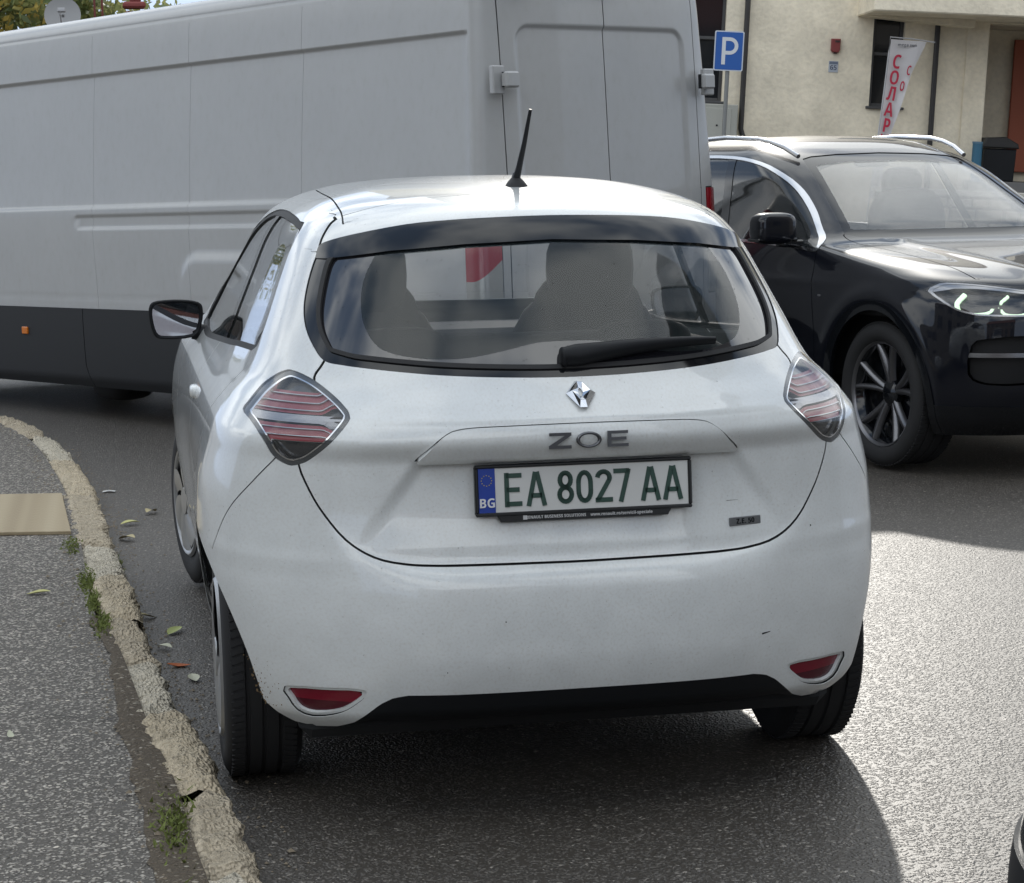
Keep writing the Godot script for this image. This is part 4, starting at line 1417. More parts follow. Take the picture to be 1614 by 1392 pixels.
func van() -> void:
	var t := thing("white_van", "long white panel van with black lower side cladding seen from behind the hatchback", "van", Vector3(1.668, 0.0, -6.599), Vector3(-0.0277, 0.555, 0.0))
	var paint := M(Color(1, 1, 1), 0.5, 0.0, 0.35)
	var vn := noise(26.0 / 512, 301, FastNoiseLite.TYPE_SIMPLEX_SMOOTH, 5).get_seamless_image(512, 512)
	var vc := noise(5.0 / 512, 302, FastNoiseLite.TYPE_SIMPLEX_SMOOTH, 4).get_seamless_image(512, 512)
	paint.albedo_texture = tex_from(colour_image(vn, [[0.0, Color(0.365, 0.365, 0.355)], [0.35, Color(0.385, 0.388, 0.385)], [1.0, Color(0.395, 0.40, 0.40)]], vc, 0.05))
	paint.uv1_triplanar = true
	paint.uv1_scale = Vector3(0.55, 0.35, 0.55)
	var lv := PackedFloat32Array()
	var y := 0.191
	while y < 2.56:
		lv.append(y)
		y += 0.0085 if (y > 1.2 and y < 1.45) or y > 2.2 else 0.02
	for i in 16: lv.append(2.56 + 0.112 * (1.0 - pow(1.0 - i / 15.2, 2.0)))
	var rb := ring_body(VAN, lv, 100, 150, 12, van_bulge)
	var P: Pool = rb[0]
	var B: PackedInt32Array = rb[1]
	var c := carve(P, B, func(p: Vector3) -> float:
		if p.x < 0.5: return 1.0
		return minf(Vector2(p.z + 2.12, p.y - 0.33).length(), Vector2(p.z + 6.35, p.y - 0.33).length()) - 0.41)
	B = c[1]
	c = carve(P, B, func(p: Vector3) -> float: return p.y - 0.716 if p.z < -0.20 else p.y - 0.50)
	var clad: PackedInt32Array = c[0]
	B = c[1]
	for k in [-4.11, -2.92]:
		c = strip(P, clad, func(p: Vector3) -> float: return p.z - k - 0.05 * sm(0.35, 0.2, p.y) if p.x > 0.6 else signf(p.z - k), 0.004)
		for s in 2: obj("cladding_joint", patch(P, c[0], 0.004, s), mat.gap, t)
		clad = c[1].duplicate()
		clad.append_array(c[2])
	obj("lower_cladding", patch(P, clad, 0.010, 2, 0.03), M(Color(0.004, 0.005, 0.007), 0.65), t)
	# tail lamps on the rear corners
	c = strip(P, B, func(p: Vector3) -> float: return maxf(maxf(0.805 - p.x, absf(p.y - 1.08) - 0.305), -0.19 - p.z), 0.004)
	B = c[2]
	for s in 2:
		var lamp := obj("tail_lamp", patch(P, carve(P, c[1], func(p: Vector3) -> float: return 1.05 - 0.9 * (p.x - 0.80) - p.y)[0], 0.006, s, 0.02), M(Color(0.30, 0.004, 0.012), 0.12, 0.0, 1.0), t)
		obj("clear_lens", patch(P, carve(P, c[1], func(p: Vector3) -> float: return p.y - 1.05 + 0.9 * (p.x - 0.80))[0], 0.006, s, 0.02), M(Color(0.40, 0.40, 0.38), 0.12, 0.3, 1.0), lamp)
		obj("lamp_gasket", patch(P, c[0], -0.004, s), mat.gap, lamp)
	# door joints
	for k in [0, 1]:
		c = strip(P, B, func(p: Vector3) -> float: return (p.x - (0.0 if k == 0 else 0.752)) if p.z > -0.3 and p.y < 2.6 else 1.0, 0.0035)
		obj("door_joint", patch(P, c[0], -0.012), mat.gap, t)
		B = c[1].duplicate()
		B.append_array(c[2])
	for k in [-3.93, -2.80, -1.64]:
		c = strip(P, B, func(p: Vector3) -> float: return p.z - k - 0.02 * sin(p.y * 3.0) if p.x > 0.7 and p.y < 2.5 else signf(p.z - k), 0.0013)
		for s in 2: obj("panel_joint", patch(P, c[0], -0.0015, s), M(Color(0.22, 0.22, 0.225), 0.6), t)
		B = c[1].duplicate()
		B.append_array(c[2])
	obj("body", patch(P, B, 0.0, 2, 0.002), paint, t)
	for s in [-1.0, 1.0]:
		# hinge: plate on the pillar, knuckle and door leaf
		var b := MB.new()
		b.box(Vector3(s * 0.815, 1.985, -0.026), Vector3(0.085, 0.15, 0.035), 0.006)
		b.box(Vector3(s * 0.762, 1.985, 0.022), Vector3(0.095, 0.085, 0.05), 0.01)
		var hg := obj("door_hinge", b.commit(), paint, t)
		b = MB.new()
		b.tube([Vector3(s * 0.797, 1.945, 0.012), Vector3(s * 0.797, 2.025, 0.012)], 0.013, 10)
		obj("hinge_pin", b.commit(), mat.plastic, hg)
		b = MB.new()
		b.tube([Vector3(s * 0.713, 1.945, 0.012), Vector3(s * 0.713, 2.025, 0.012)], 0.010, 10)
		obj("hinge_pin", b.commit(), mat.plastic, hg)
		b = MB.new()
		b.box(Vector3(s * 0.948, 0.55, -4.88), Vector3(0.016, 0.05, 0.075), 0.004)
		obj("side_marker", b.commit(), M(Color(0.62, 0.17, 0.015), 0.15), t)
		build_wheel(t, Vector3(s * 0.74, 0.27, -2.12), 0.0 if s > 0 else PI, 0.345, 0.215, "cover")
		build_wheel(t, Vector3(s * 0.74, 0.27, -6.35), 0.0 if s > 0 else PI, 0.345, 0.215, "cover")
	for x in [-0.62, 0.0]:
		var hb := MB.new()
		hb.blob(Vector3(x, 2.512, -0.035), Vector3(0.17, 0.05, 0.07), 0.7)
		obj("marker_lamp", hb.commit(), mat.plastic, t)
	var b2 := MB.new()
	b2.box(Vector3(0, 0.62, -3.5), Vector3(1.5, 0.26, 6.6), 0.03)
	b2.box(Vector3(0, 0.30, -0.06), Vector3(1.5, 0.16, 0.16), 0.03)
	obj("underbody", b2.commit(), mat.gap, t)
	b2 = MB.new()
	b2.blob(Vector3(-0.62, 0.20, -4.16), Vector3(0.36, 0.26, 0.44), 0.7)
	obj("underbody_tank", b2.commit(), mat.gap, t)

# ------------------------------------------------------------------ black SUV
const SUV := [[.20,3.95,.90,3.2,3,-.70,-.15,3.0], [.30,4.00,.955,3.2,3,-.80,-.15,3.0], [.45,4.04,.985,3.2,3,-.855,-.15,3.0], [.60,4.06,.995,3.2,3,-.865,-.15,3.0], [.75,4.06,.998,3.2,3,-.862,-.12,3.0], [.85,4.05,.995,3.2,3,-.85,-.08,3.0],
	[.92,4.03,.985,3.2,3,-.825,0.0,3.0], [.97,4.02,.972,3.2,3,-.76,.15,3.2], [1.02,4.0,.955,3.2,3,-.55,.45,3.3], [1.07,3.98,.938,3.2,3,-.12,.75,3.6], [1.10,3.96,.926,3.2,3,.20,.90,4.0], [1.13,3.94,.912,3.2,3,.50,1.0,4.5], [1.16,3.92,.898,3.2,3,.60,1.05,4.0],
	[1.25,3.85,.862,3.1,3,.74,1.2,3.6], [1.40,3.75,.805,3.0,3,.99,1.45,3.4], [1.55,3.6,.745,2.9,3,1.26,1.7,3.2], [1.62,3.5,.70,2.8,3,1.42,1.85,3.0], [1.67,3.35,.63,2.7,2.8,1.58,1.95,2.8], [1.71,3.1,.50,2.5,2.5,1.75,2.0,2.5], [1.735,2.8,.30,2.4,2.2,1.95,2.1,2.2], [1.745,2.4,.05,2.35,2,2.2,2.25,2]]

func suv_bulge(p: Vector3) -> Vector3:
	# crease along the doors, swelling over the front wheel, hollow between the wheels
	var side := sm(0.75, 0.92, p.x)
	p.x += side * 0.010 * exp(-pow((p.y - 0.93) / 0.03, 2.0)) * sm(0.2, 0.9, p.z)
	p.x -= side * 0.025 * exp(-pow((p.y - 0.62) / 0.13, 2.0)) * sm(0.45, 0.9, p.z) * (1.0 - sm(2.3, 2.7, p.z))
	p.x += side * 0.014 * exp(-pow((Vector2(p.z, p.y - 0.40).length() - 0.50) / 0.05, 2.0))
	# raised ribs on the bonnet
	if p.z < 0.6 and p.y > 0.95 and p.y < 1.15:
		p.y += 0.012 * exp(-pow((p.x - 0.46) / 0.07, 2.0))
	return p

func suv() -> void:
	var t := thing("black_suv", "black sport utility car with lit headlight rings and silver roof rails", "car", Vector3(3.731, -0.053, -5.771), Vector3(0.011, 3.376, 0.010))
	var lv := PackedFloat32Array()
	var y := 0.205
	while y < 1.66:
		lv.append(y)
		y += 0.006 if y > 0.80 and y < 1.2 else 0.012
	for i in 20: lv.append(1.66 + 0.085 * (1.0 - pow(1.0 - i / 19.3, 2.0)))
	var rb := ring_body(SUV, lv, 40, 130, 90, suv_bulge)
	var P: Pool = rb[0]
	var B: PackedInt32Array = rb[1]
	var arch := func(p: Vector3) -> float:
		if p.x < 0.5: return 1.0
		return minf(Vector2(p.z, p.y - 0.385).length(), Vector2(p.z - 2.975, p.y - 0.385).length()) - 0.425
	B = carve(P, B, arch)[1]
	# gloss black arch edges and sills
	var c := carve(P, B, func(p: Vector3) -> float: return minf(arch.call(p) - 0.05, p.y - 0.33 if p.z > 0.3 and p.z < 2.7 else 1.0))
	obj("arch_trim", patch(P, c[0], 0.006, 2, 0.02), mat.gloss_black, t)
	B = c[1]
	# side windows in a bright frame
	var sp := Poly.new(V2([.66,1.100, .80,1.195, .95,1.295, 1.15,1.410, 1.35,1.500, 1.60,1.572, 1.95,1.610, 2.5,1.615, 3.1,1.575, 3.42,1.46, 3.50,1.27, 3.40,1.185, 2.5,1.155, 1.5,1.130, .9,1.112]), 3)
	c = strip(P, B, func(p: Vector3) -> float: return sp.sd(Vector2(p.z, p.y)) if p.x > 0.4 else 1.0, 0.008)
	B = c[2]
	obj("window_frame", patch(P, c[0], 0.004, 2, 0.01), mat.bright, t)
	var sw: PackedInt32Array = c[1]
	c = strip(P, sw, func(p: Vector3) -> float: return p.z - 1.80 - (p.y - 1.27) * 0.45, 0.045)
	for s in 2:
		obj("door_pillar", patch(P, c[0], -0.002, s), mat.gloss_black, t)
		pane("front_side_window", P, c[1], -0.005, s, mat.tint, t)
		pane("rear_side_window", P, c[2], -0.005, s, mat.tint, t)
	# windscreen with dark border
	var wq := Poly.new(V2([-.1,1.160, .40,1.160, .66,1.163, .722,1.180, .70,1.235, .57,1.555, .545,1.597, .48,1.612, .30,1.625, -.1,1.635]), 1)
	c = strip(P, B, func(p: Vector3) -> float: return wq.sd(Vector2(p.x, p.y)) + 0.022 if p.z < 1.95 else 1.0, 0.022)
	B = c[2]
	obj("windscreen_border", patch(P, c[0], -0.004), mat.gloss_black, t)
	pane("windscreen", P, c[1], -0.004, 2, mat.screen, t)
	# headlights
	var hp := Poly.new(V2([.945,.928, .912,.960, .874,.974, .79,.969, .70,.955, .56,.930, .50,.915, .50,.815, .60,.806, .70,.806, .79,.809, .842,.814, .897,.835, .93,.875]), 2)
	c = carve(P, B, func(p: Vector3) -> float: return hp.sd(Vector2(p.x, p.y)) if p.z < -0.25 else 1.0)
	var Hd: PackedInt32Array = c[0]
	B = c[1]
	var rings := [V2([.853,.920, .893,.872, .882,.824, .800,.824, .768,.848]), V2([.69,.912, .738,.870, .722,.820, .64,.816, .60,.84])]
	for s in 2:
		var lamp := Node3D.new()
		lamp.name = "headlight"
		t.add_child(lamp, true)
		obj("lens", patch(P, Hd, 0.002, s, 0.01), mat.clear, lamp)
		var e := strip(P, Hd, func(p: Vector3) -> float: return hp.sd(Vector2(p.x, p.y)) + 0.006, 0.004)
		obj("lamp_frame", patch(P, e[0], -0.004, s, 0.01), mat.dull_chrome, lamp)
		var brow := carve(P, e[1], func(p: Vector3) -> float: return lin([.5, .90, .7, .932, .80, .945, .87, .945, .95, .92], p.x) - p.y)
		obj("lamp_brow", patch(P, brow[0], -0.006, s, 0.02), mat.dull_chrome, lamp)
		obj("lamp_housing", patch(P, brow[1], -0.035, s), mat.gloss_black, lamp)
		for r in rings:
			var rl := Poly.new(r, 3, false)
			var k := carve(P, brow[1], func(p: Vector3) -> float: return absf(rl.line(Vector2(p.x, p.y))) - 0.0065)
			obj("light_ring", patch(P, k[0], -0.012, s, 0.012), mat.drl, lamp)
	# lower air openings
	var ap := Poly.new(V2([.86,.665, .80,.700, .60,.715, .45,.70, .45,.50, .62,.47, .80,.47, .868,.52]), 2)
	c = carve(P, B, func(p: Vector3) -> float: return ap.sd(Vector2(p.x, p.y)) if p.z < -0.3 else 1.0)
	for s in 2: obj("air_opening", patch(P, c[0], -0.05, s), mat.gap, t)
	var blade := strip(P, c[0], func(p: Vector3) -> float: return p.y - 0.617, 0.011)
	for s in 2: obj("bumper_strip", patch(P, blade[0], -0.004, s, 0.02), mat.dull_chrome, t)
	B = c[1]
	c = carve(P, B, func(p: Vector3) -> float: return maxf(p.y - 0.36, p.z + 0.35))
	obj("front_lip", patch(P, c[0], 0.004, 2, 0.02), mat.gloss_black, t)
	B = c[1]
	# shut lines: bonnet, front door, bumper
	for k in [[V2([.735,.70, .737,.62, .705,.42, .70,.2, .715,-.1, .735,-.33, .765,-.56]), 0], [V2([.66,1.09, .63,.98, .60,.84, .585,.6, .60,.25]), 1], [V2([1.86,1.16, 1.84,.9, 1.80,.6, 1.80,.25]), 1]]:
		var ln := Poly.new(k[0], 4, false)
		var top_view: bool = k[1] == 0
		c = strip(P, B, func(p: Vector3) -> float:
			if top_view: return ln.line(Vector2(p.x, p.z)) if p.y > 0.93 and p.y < 1.2 and p.z < 0.75 else 1.0
			return ln.line(Vector2(p.z, p.y)) if p.x > 0.7 else 1.0, 0.003)
		for s in 2: obj("shut_line", patch(P, c[0], -0.006, s), mat.gap, t)
		B = c[1].duplicate()
		B.append_array(c[2])
	obj("body", patch(P, B, 0.0, 2, 0.002), mat.suv, t)
	var inn: PackedInt32Array = carve(P, B, func(p: Vector3) -> float: return maxf(1.05 - p.y, 0.5 - p.z))[0]
	obj("inner_trim", patch(P, inn, -0.04), mat.dark_cloth, t)
	var b := MB.new()
	b.box(Vector3(0, 0.62, 1.9), Vector3(1.6, 0.5, 3.6), 0.05)
	b.box(Vector3(0, 0.98, 0.85), Vector3(1.5, 0.22, 0.55), 0.08)
	b.box(Vector3(0, 0.5, 0.1), Vector3(1.15, 0.5, 1.2), 0.05)
	b.box(Vector3(0, 0.62, -0.45), Vector3(1.3, 0.4, 0.3), 0.05)
	obj("cabin_floor", b.commit(), mat.dark_cloth, t)
	for s in [-1.0, 1.0]:
		b = MB.new()
		b.blob(Vector3(s * 0.38, 1.12, 1.72), Vector3(0.52, 0.6, 0.2), 0.6)
		b.blob(Vector3(s * 0.38, 1.45, 1.78), Vector3(0.27, 0.19, 0.12), 0.7)
		obj("front_seat", b.commit(), mat.dark_cloth, t)
		# roof rail
		b = MB.new()
		var rp := []
		for i in 15:
			var u := i / 14.0
			rp.append(Vector3(s * lerpf(0.605, 0.60, u), 0.0, lerpf(1.42, 3.2, u)))
			rp[i].y = lin([1.42, 1.612, 1.5, 1.650, 1.62, 1.690, 1.8, 1.718, 2.2, 1.735, 2.7, 1.72, 3.0, 1.69, 3.2, 1.63], rp[i].z)
			rp[i].x = s * lin([1.42, .580, 1.62, .610, 2.2, .625, 3.2, .60], rp[i].z)
		b.tube(rp, 0.014, 10)
		obj("roof_rail", b.commit(), mat.bright, t)
		build_wheel(t, Vector3(s * 0.832, 0.372, 0.0), 0.0 if s > 0 else PI, 0.374, 0.27, "alloy")
		build_wheel(t, Vector3(s * 0.832, 0.372, 2.975), 0.0 if s > 0 else PI, 0.374, 0.27, "alloy")
		# mirror
		var mr := Node3D.new()
		mr.name = "door_mirror"
		t.add_child(mr, true)
		mr.position = Vector3(s * 1.06, 1.215, 0.90)
		b = MB.new()
		b.blob(Vector3.ZERO, Vector3(0.26, 0.175, 0.15), 0.55, 28, 16)
		obj("mirror_cap", b.commit(), mat.suv, mr)
		b = MB.new()
		b.blob(Vector3(s * -0.12, -0.085, -0.01), Vector3(0.2, 0.045, 0.09), 0.6)
		b.box(Vector3(0, -0.062, 0.005), Vector3(0.255, 0.02, 0.13), 0.008)
		obj("mirror_foot", b.commit(), mat.gloss_black, mr)
		b = MB.new()
		b.blob(Vector3(s * 0.965, 0.86, 0.53), Vector3(0.06, 0.02, 0.05), 0.4)
		obj("fender_badge", b.commit(), mat.dull_chrome, t)
	b = MB.new()
	for s in [-1.0, 1.0]:
		for z in [0.0, 2.975]: b.box(Vector3(s * 0.62, 0.6, z), Vector3(0.08, 0.5, 0.82), 0.01)
		for z in [0.0, 2.975]: b.box(Vector3(s * 0.80, 0.80, z), Vector3(0.3, 0.05, 0.5), 0.01)
	b.box(Vector3(0, 0.34, 1.5), Vector3(1.5, 0.16, 2.1), 0.03)
	obj("underbody", b.commit(), mat.gap, t)
	b = MB.new()
	b.blob(Vector3(0.05, 1.575, 1.46), Vector3(0.24, 0.06, 0.03), 0.5)
	b.blob(Vector3(0.0, 1.60, 1.50), Vector3(0.3, 0.05, 0.1), 0.5)
	obj("inner_mirror", b.commit(), mat.plastic, t)
	# grille
	b = MB.new()
	for s in [-1.0, 1.0]:
		for k in 8: b.box(Vector3(s * (0.06 + 0.042 * k), 0.80, -0.868 + 0.0008 * k * k), Vector3(0.014, 0.24, 0.03), 0.004)
	obj("grille", b.commit(), mat.dull_chrome, t)

# ------------------------------------------------------------------ dark car at the right edge
func dark_car() -> void:
	var t := thing("dark_car", "dark grey car whose bumper corner stands behind the white hatchback", "car", Vector3(0.938, 0.0, 5.93))
	var lv := PackedFloat32Array()
	var y := 0.17
	while y < 1.46:
		lv.append(y)
		y += 0.03
	for i in 12: lv.append(1.46 + 0.10 * (1.0 - pow(1.0 - i / 11.6, 2.0)))
	var rb := ring_body(HATCH, lv, 30, 40, 40, func(p: Vector3) -> Vector3: return p)
	var P: Pool = rb[0]
	var B: PackedInt32Array = rb[1]
	B = carve(P, B, func(p: Vector3) -> float: return minf(Vector2(p.z + 0.657, p.y - 0.32).length(), Vector2(p.z + 3.245, p.y - 0.32).length()) - 0.36 if p.x > 0.5 else 1.0)[1]
	var c := carve(P, B, func(p: Vector3) -> float: return p.y - 0.70)
	obj("bumper", patch(P, c[0], 0.006, 2, 0.03), mat.plastic, t)
	B = c[1]
	c = carve(P, B, func(p: Vector3) -> float: return maxf(maxf(1.06 - p.y, p.y - 1.45), 0.0))
	c = carve(P, B, func(p: Vector3) -> float: return maxf(1.06 - p.y, p.y - 1.45))
	obj("windows", patch(P, c[0], -0.004), mat.tint, t)
	obj("body", patch(P, c[1], 0.0, 2, 0.01), M(Color(0.05, 0.055, 0.06), 0.35, 0.3, 1.0), t)
	for s in [-1.0, 1.0]:
		for z in [-0.657, -3.245]: build_wheel(t, Vector3(s * 0.752, 0.316, z), 0.0 if s > 0 else PI, 0.316, 0.198, "cover")
	var b := MB.new()
	b.box(Vector3(0, 0.55, -2.0), Vector3(1.2, 0.6, 3.4), 0.05)
	obj("underbody", b.commit(), mat.gap, t)

# ------------------------------------------------------------------ building, signs, trees
func plaster(c: Color, seed_: int) -> StandardMaterial3D:
	var m := M(Color(1, 1, 1), 0.9)
	var fi := noise(30.0 / 512, seed_, FastNoiseLite.TYPE_SIMPLEX_SMOOTH, 5).get_seamless_image(512, 512)
	var co := noise(4.0 / 512, seed_ + 1, FastNoiseLite.TYPE_SIMPLEX_SMOOTH, 4).get_seamless_image(512, 512)
	m.albedo_texture = tex_from(colour_image(fi, [[0.0, c * 0.90], [0.5, c], [1.0, c * 1.07]], co, 0.28))
	m.uv1_triplanar = true
	m.uv1_scale = Vector3.ONE * 0.33
	m.heightmap_enabled = true
	m.heightmap_texture = tex_from(fi)
	m.heightmap_scale = 0.5
	return m

# a wall of thickness d with holes [x0, y0, x1, y1], built as the pieces round the holes
func wall_with_holes(b: MB, x0: float, y0: float, x1: float, y1: float, z: float, d: float, holes: Array) -> void:
	var cuts_x := [x0, x1]
	for h in holes:
		cuts_x.append(h[0]); cuts_x.append(h[2])
	cuts_x.sort()
	for i in cuts_x.size() - 1:
		var a: float = cuts_x[i]; var e: float = cuts_x[i + 1]
		if e - a < 0.001: continue
		var mid := (a + e) / 2
		var ys := [y0]
		var hs := []
		for h in holes:
			if h[0] < mid and h[2] > mid: hs.append([h[1], h[3]])
		hs.sort()
		for h in hs: ys.append_array(h)
		ys.append(y1)
		for k in range(0, ys.size(), 2):
			if ys[k + 1] - ys[k] > 0.001: b.box(Vector3(mid, (ys[k] + ys[k + 1]) / 2, z - d / 2), Vector3(e - a, ys[k + 1] - ys[k], d))

func building_window(parent: Node3D, x0: float, y0: float, x1: float, y1: float, z: float, mid := true) -> void:
	var w := Node3D.new()
	w.name = "window"
	parent.add_child(w, true)
	w.position = Vector3((x0 + x1) / 2, (y0 + y1) / 2, z)
	var sx := x1 - x0; var sy := y1 - y0
	var b := MB.new()
	b.box(Vector3(0, 0, 0), Vector3(sx - 0.08, sy - 0.08, 0.01))
	obj("pane", b.commit(), mat.house_glass, w)
	b = MB.new()
	for s in [-1.0, 1.0]:
		b.box(Vector3(s * (sx / 2 - 0.025), 0, 0.02), Vector3(0.05, sy, 0.06), 0.006)
		b.box(Vector3(0, s * (sy / 2 - 0.025), 0.02), Vector3(sx - 0.1, 0.05, 0.058), 0.006)
	if mid: b.box(Vector3(0, sy * 0.08, 0.02), Vector3(sx - 0.1, 0.05, 0.056), 0.006)
	obj("frame", b.commit(), mat.frame, w)
	b = MB.new()
	b.box(Vector3(0, -sy / 2 - 0.02, 0.10), Vector3(sx + 0.1, 0.04, 0.26), 0.008)
	obj("sill", b.commit(), mat.frame, w)

func street() -> void:
	mat.house_glass = M(Color(0.012, 0.014, 0.017), 0.06)
	mat.frame = M(Color(0.06, 0.06, 0.062), 0.5)
	var base := Vector3(10.506, 0.124, -26.594)
	var rot := Vector3(0, -0.1821, -0.06)
	var t := thing("cream_building", "cream plastered building with canopy over a recessed orange door", "building", base, rot)
	var cream := plaster(Color(0.80, 0.72, 0.565), 90)
	var b := MB.new()
	var holes := [[-0.24, 1.98, 0.24, 3.36], [-3.1, 1.95, -2.5, 3.6], [1.53, 0.9, 4.6, 3.3], [-0.6, 5.0, 0.6, 6.6], [-3.4, 5.0, -2.2, 6.6], [2.2, 5.0, 3.4, 6.6], [-6.2, 5.0, -5.0, 6.6]]
	wall_with_holes(b, -9.0, -1.5, 9.0, 8.6, 0.0, 0.3, holes)
	b.box(Vector3(0, 3.55, -7.0), Vector3(18.0, 10.1, 0.2))
	b.box(Vector3(-8.9, 3.55, -3.6), Vector3(0.2, 10.1, 6.6))
	b.box(Vector3(8.9, 3.55, -3.6), Vector3(0.2, 10.1, 6.6))
	obj("wall", b.commit(), cream, t)
	b = MB.new()
	b.box(Vector3(0, 8.75, -3.4), Vector3(18.8, 0.3, 8.0), 0.03)
	obj("roof", b.commit(), M(Color(0.12, 0.06, 0.045), 0.8), t)
	for h in holes:
		if h[0] != 1.53: building_window(t, h[0], h[1], h[2], h[3], -0.16)
	# crumpled plastic sheet fixed behind the upper pane of the narrow window
	# entrance recess
	b = MB.new()
	b.box(Vector3(3.05, 2.1, -1.75), Vector3(3.3, 2.6, 0.1))
	b.box(Vector3(3.05, 3.36, -0.95), Vector3(3.3, 0.1, 1.6))
	b.box(Vector3(4.66, 2.1, -0.95), Vector3(0.1, 2.6, 1.6))
	obj("entrance_recess", b.commit(), cream, t)
	b = MB.new()
	b.box(Vector3(1.36, 2.1, -0.10), Vector3(0.34, 2.55, 0.26), 0.01)
	obj("entrance_pillar", b.commit(), cream, t)
	b = MB.new()
	b.box(Vector3(2.78, 2.12, -1.60), Vector3(0.96, 2.1, 0.06), 0.01)
	var door := obj("door", b.commit(), M(Color(0.36, 0.095, 0.048), 0.6), t)
	b = MB.new()
	b.box(Vector3(2.72, 2.0, -1.555), Vector3(0.24, 0.62, 0.02), 0.004)
	obj("door_pane", b.commit(), mat.house_glass, door)
	b = MB.new()
	b.box(Vector3(2.72, 2.0, -1.56), Vector3(0.30, 0.68, 0.016), 0.004)
	obj("door_pane_frame", b.commit(), M(Color(0.5, 0.5, 0.5), 0.4), door)
	b = MB.new()
	b.box(Vector3(5.0, 3.52, 0.55), Vector3(11.0, 0.40, 1.9), 0.02)
	var canopy := obj("canopy", b.commit(), cream, t)
	b = MB.new()
	b.prism(PackedVector2Array([Vector2(-0.5, 3.318), Vector2(1.2, 3.318), Vector2(1.2, 3.20)]), -0.02, 0.5)
	obj("canopy_bracket", b.commit(), cream, canopy)
	# downpipes
	for k in [[-2.19, 1.55, 8.6], [0.725, -0.5, 3.30]]:
		b = MB.new()
		var path := [Vector3(k[0], k[2], 0.07), Vector3(k[0], k[1], 0.07)]
		if k[1] > 0: path.append_array([Vector3(k[0] + 0.03, k[1] - 0.1, 0.08), Vector3(k[0] + 0.16, k[1] - 0.35, 0.14)])
		b.tube(path, 0.042, 12)
		obj("downpipe", b.commit(), M(Color(0.028, 0.025, 0.024), 0.5), t)
	# steps and stone plinth before the entrance
	b = MB.new()
	for k in 3: b.box(Vector3(3.0, 0.84 - 0.16 * k, 0.15 + 0.32 * k), Vector3(3.4 + 0.4 * k, 0.16, 0.34 + 0.0 * k), 0.01)
	b.box(Vector3(3.05, 0.84, -0.85), Vector3(3.3, 0.16, 1.65))
	obj("entrance_steps", b.commit(), M(Color(0.16, 0.155, 0.15), 0.85), t)
	# alarm box and house number
	var al := thing("alarm_box", "red alarm box fixed on the cream wall above the house number", "alarm", base, rot)
	b = MB.new()
	b.prism(PackedVector2Array([Vector2(-0.88, 2.97), Vector2(-0.88, 2.80), Vector2(-0.855, 2.765), Vector2(-0.765, 2.765), Vector2(-0.74, 2.80), Vector2(-0.74, 2.97)]), 0.002, 0.07, 0.012)
	obj("casing", b.commit(), M(Color(0.21, 0.035, 0.032), 0.5), al)
	b = MB.new()
	b.box(Vector3(-0.79, 2.93, 0.072), Vector3(0.07, 0.03, 0.008), 0.002)
	b.box(Vector3(-0.81, 2.755, 0.03), Vector3(0.05, 0.02, 0.04), 0.004)
	obj("lamp_window", b.commit(), M(Color(0.03, 0.012, 0.01), 0.3), al)
	var hn := thing("house_number", "small white and blue house number plate reading 65", "sign", base, rot)
	b = MB.new()
	b.box(Vector3(-0.82, 2.55, 0.006), Vector3(0.145, 0.17, 0.008), 0.002)
	obj("plate", b.commit(), M(Color(0.42, 0.45, 0.50), 0.5), hn)
	b = MB.new()
	b.box(Vector3(-0.82, 2.607, 0.0105), Vector3(0.13, 0.042, 0.002))
	obj("street_name_band", b.commit(), M(Color(0.13, 0.16, 0.22), 0.5), hn)
	var n65 := obj("number", text("65", 0.10, 0.003), M(Color(0.07, 0.09, 0.14), 0.5), hn)
	n65.position = Vector3(-0.82, 2.535, 0.011)
	# stone retaining wall with separate stones, behind the SUV
	var rw := thing("stone_wall", "low wall of rough yellowish stones behind the black car", "wall", base, rot)
	b = MB.new()
	b.box(Vector3(2.4, 0.05, 1.55), Vector3(5.4, 1.30, 0.3))
	obj("mortar", b.commit(), M(Color(0.13, 0.12, 0.105), 0.95), rw)
	var rg := RandomNumberGenerator.new()
	rg.seed = 5
	var sm_: Array = []
	for k in 4:
		var cc: Color = [Color(0.36, 0.32, 0.24), Color(0.42, 0.37, 0.29), Color(0.30, 0.27, 0.21), Color(0.38, 0.35, 0.30)][k]
		sm_.append(M(cc, 0.9))
	var yy := -0.55
	while yy < 0.66:
		var hh := rg.randf_range(0.13, 0.20)
		var xx := -0.3 + rg.randf() * 0.1
		while xx < 5.0:
			var ww := rg.randf_range(0.16, 0.42)
			b = MB.new()
			b.box(Vector3.ZERO, Vector3(ww - 0.025, hh - 0.025, 0.09), 0.022)
			var o := obj("stone", b.commit(), sm_[rg.randi() % 4], rw)
			o.position = Vector3(xx + ww / 2, yy + hh / 2, 1.71 + rg.randf_range(-0.012, 0.012))
			o.rotation.z = rg.randfn(0, 0.03)
			xx += ww
		yy += hh
	b = MB.new()
	b.box(Vector3(2.4, 0.74, 1.57), Vector3(5.5, 0.08, 0.42), 0.012)
	obj("coping", b.commit(), M(Color(0.45, 0.43, 0.38), 0.85), rw)
	# waste bin and dark box by the entrance
	var bn := thing("blue_pipe", "short blue pipe standing by the entrance pillar", "pipe", base, rot)
	b = MB.new()
	b.tube([Vector3(1.40, 0.9, 0.35), Vector3(1.40, 1.50, 0.35)], 0.075, 18)
	obj("pipe", b.commit(), M(Color(0.03, 0.13, 0.21), 0.45), bn)
	b = MB.new()
	b.lathe([Vector2(0.060, 0.0), Vector2(0.082, 0.0), Vector2(0.082, 0.03), Vector2(0.075, 0.03)], 18)
	var rimo := obj("pipe_rim", b.commit(), M(Color(0.10, 0.19, 0.26), 0.45), bn)
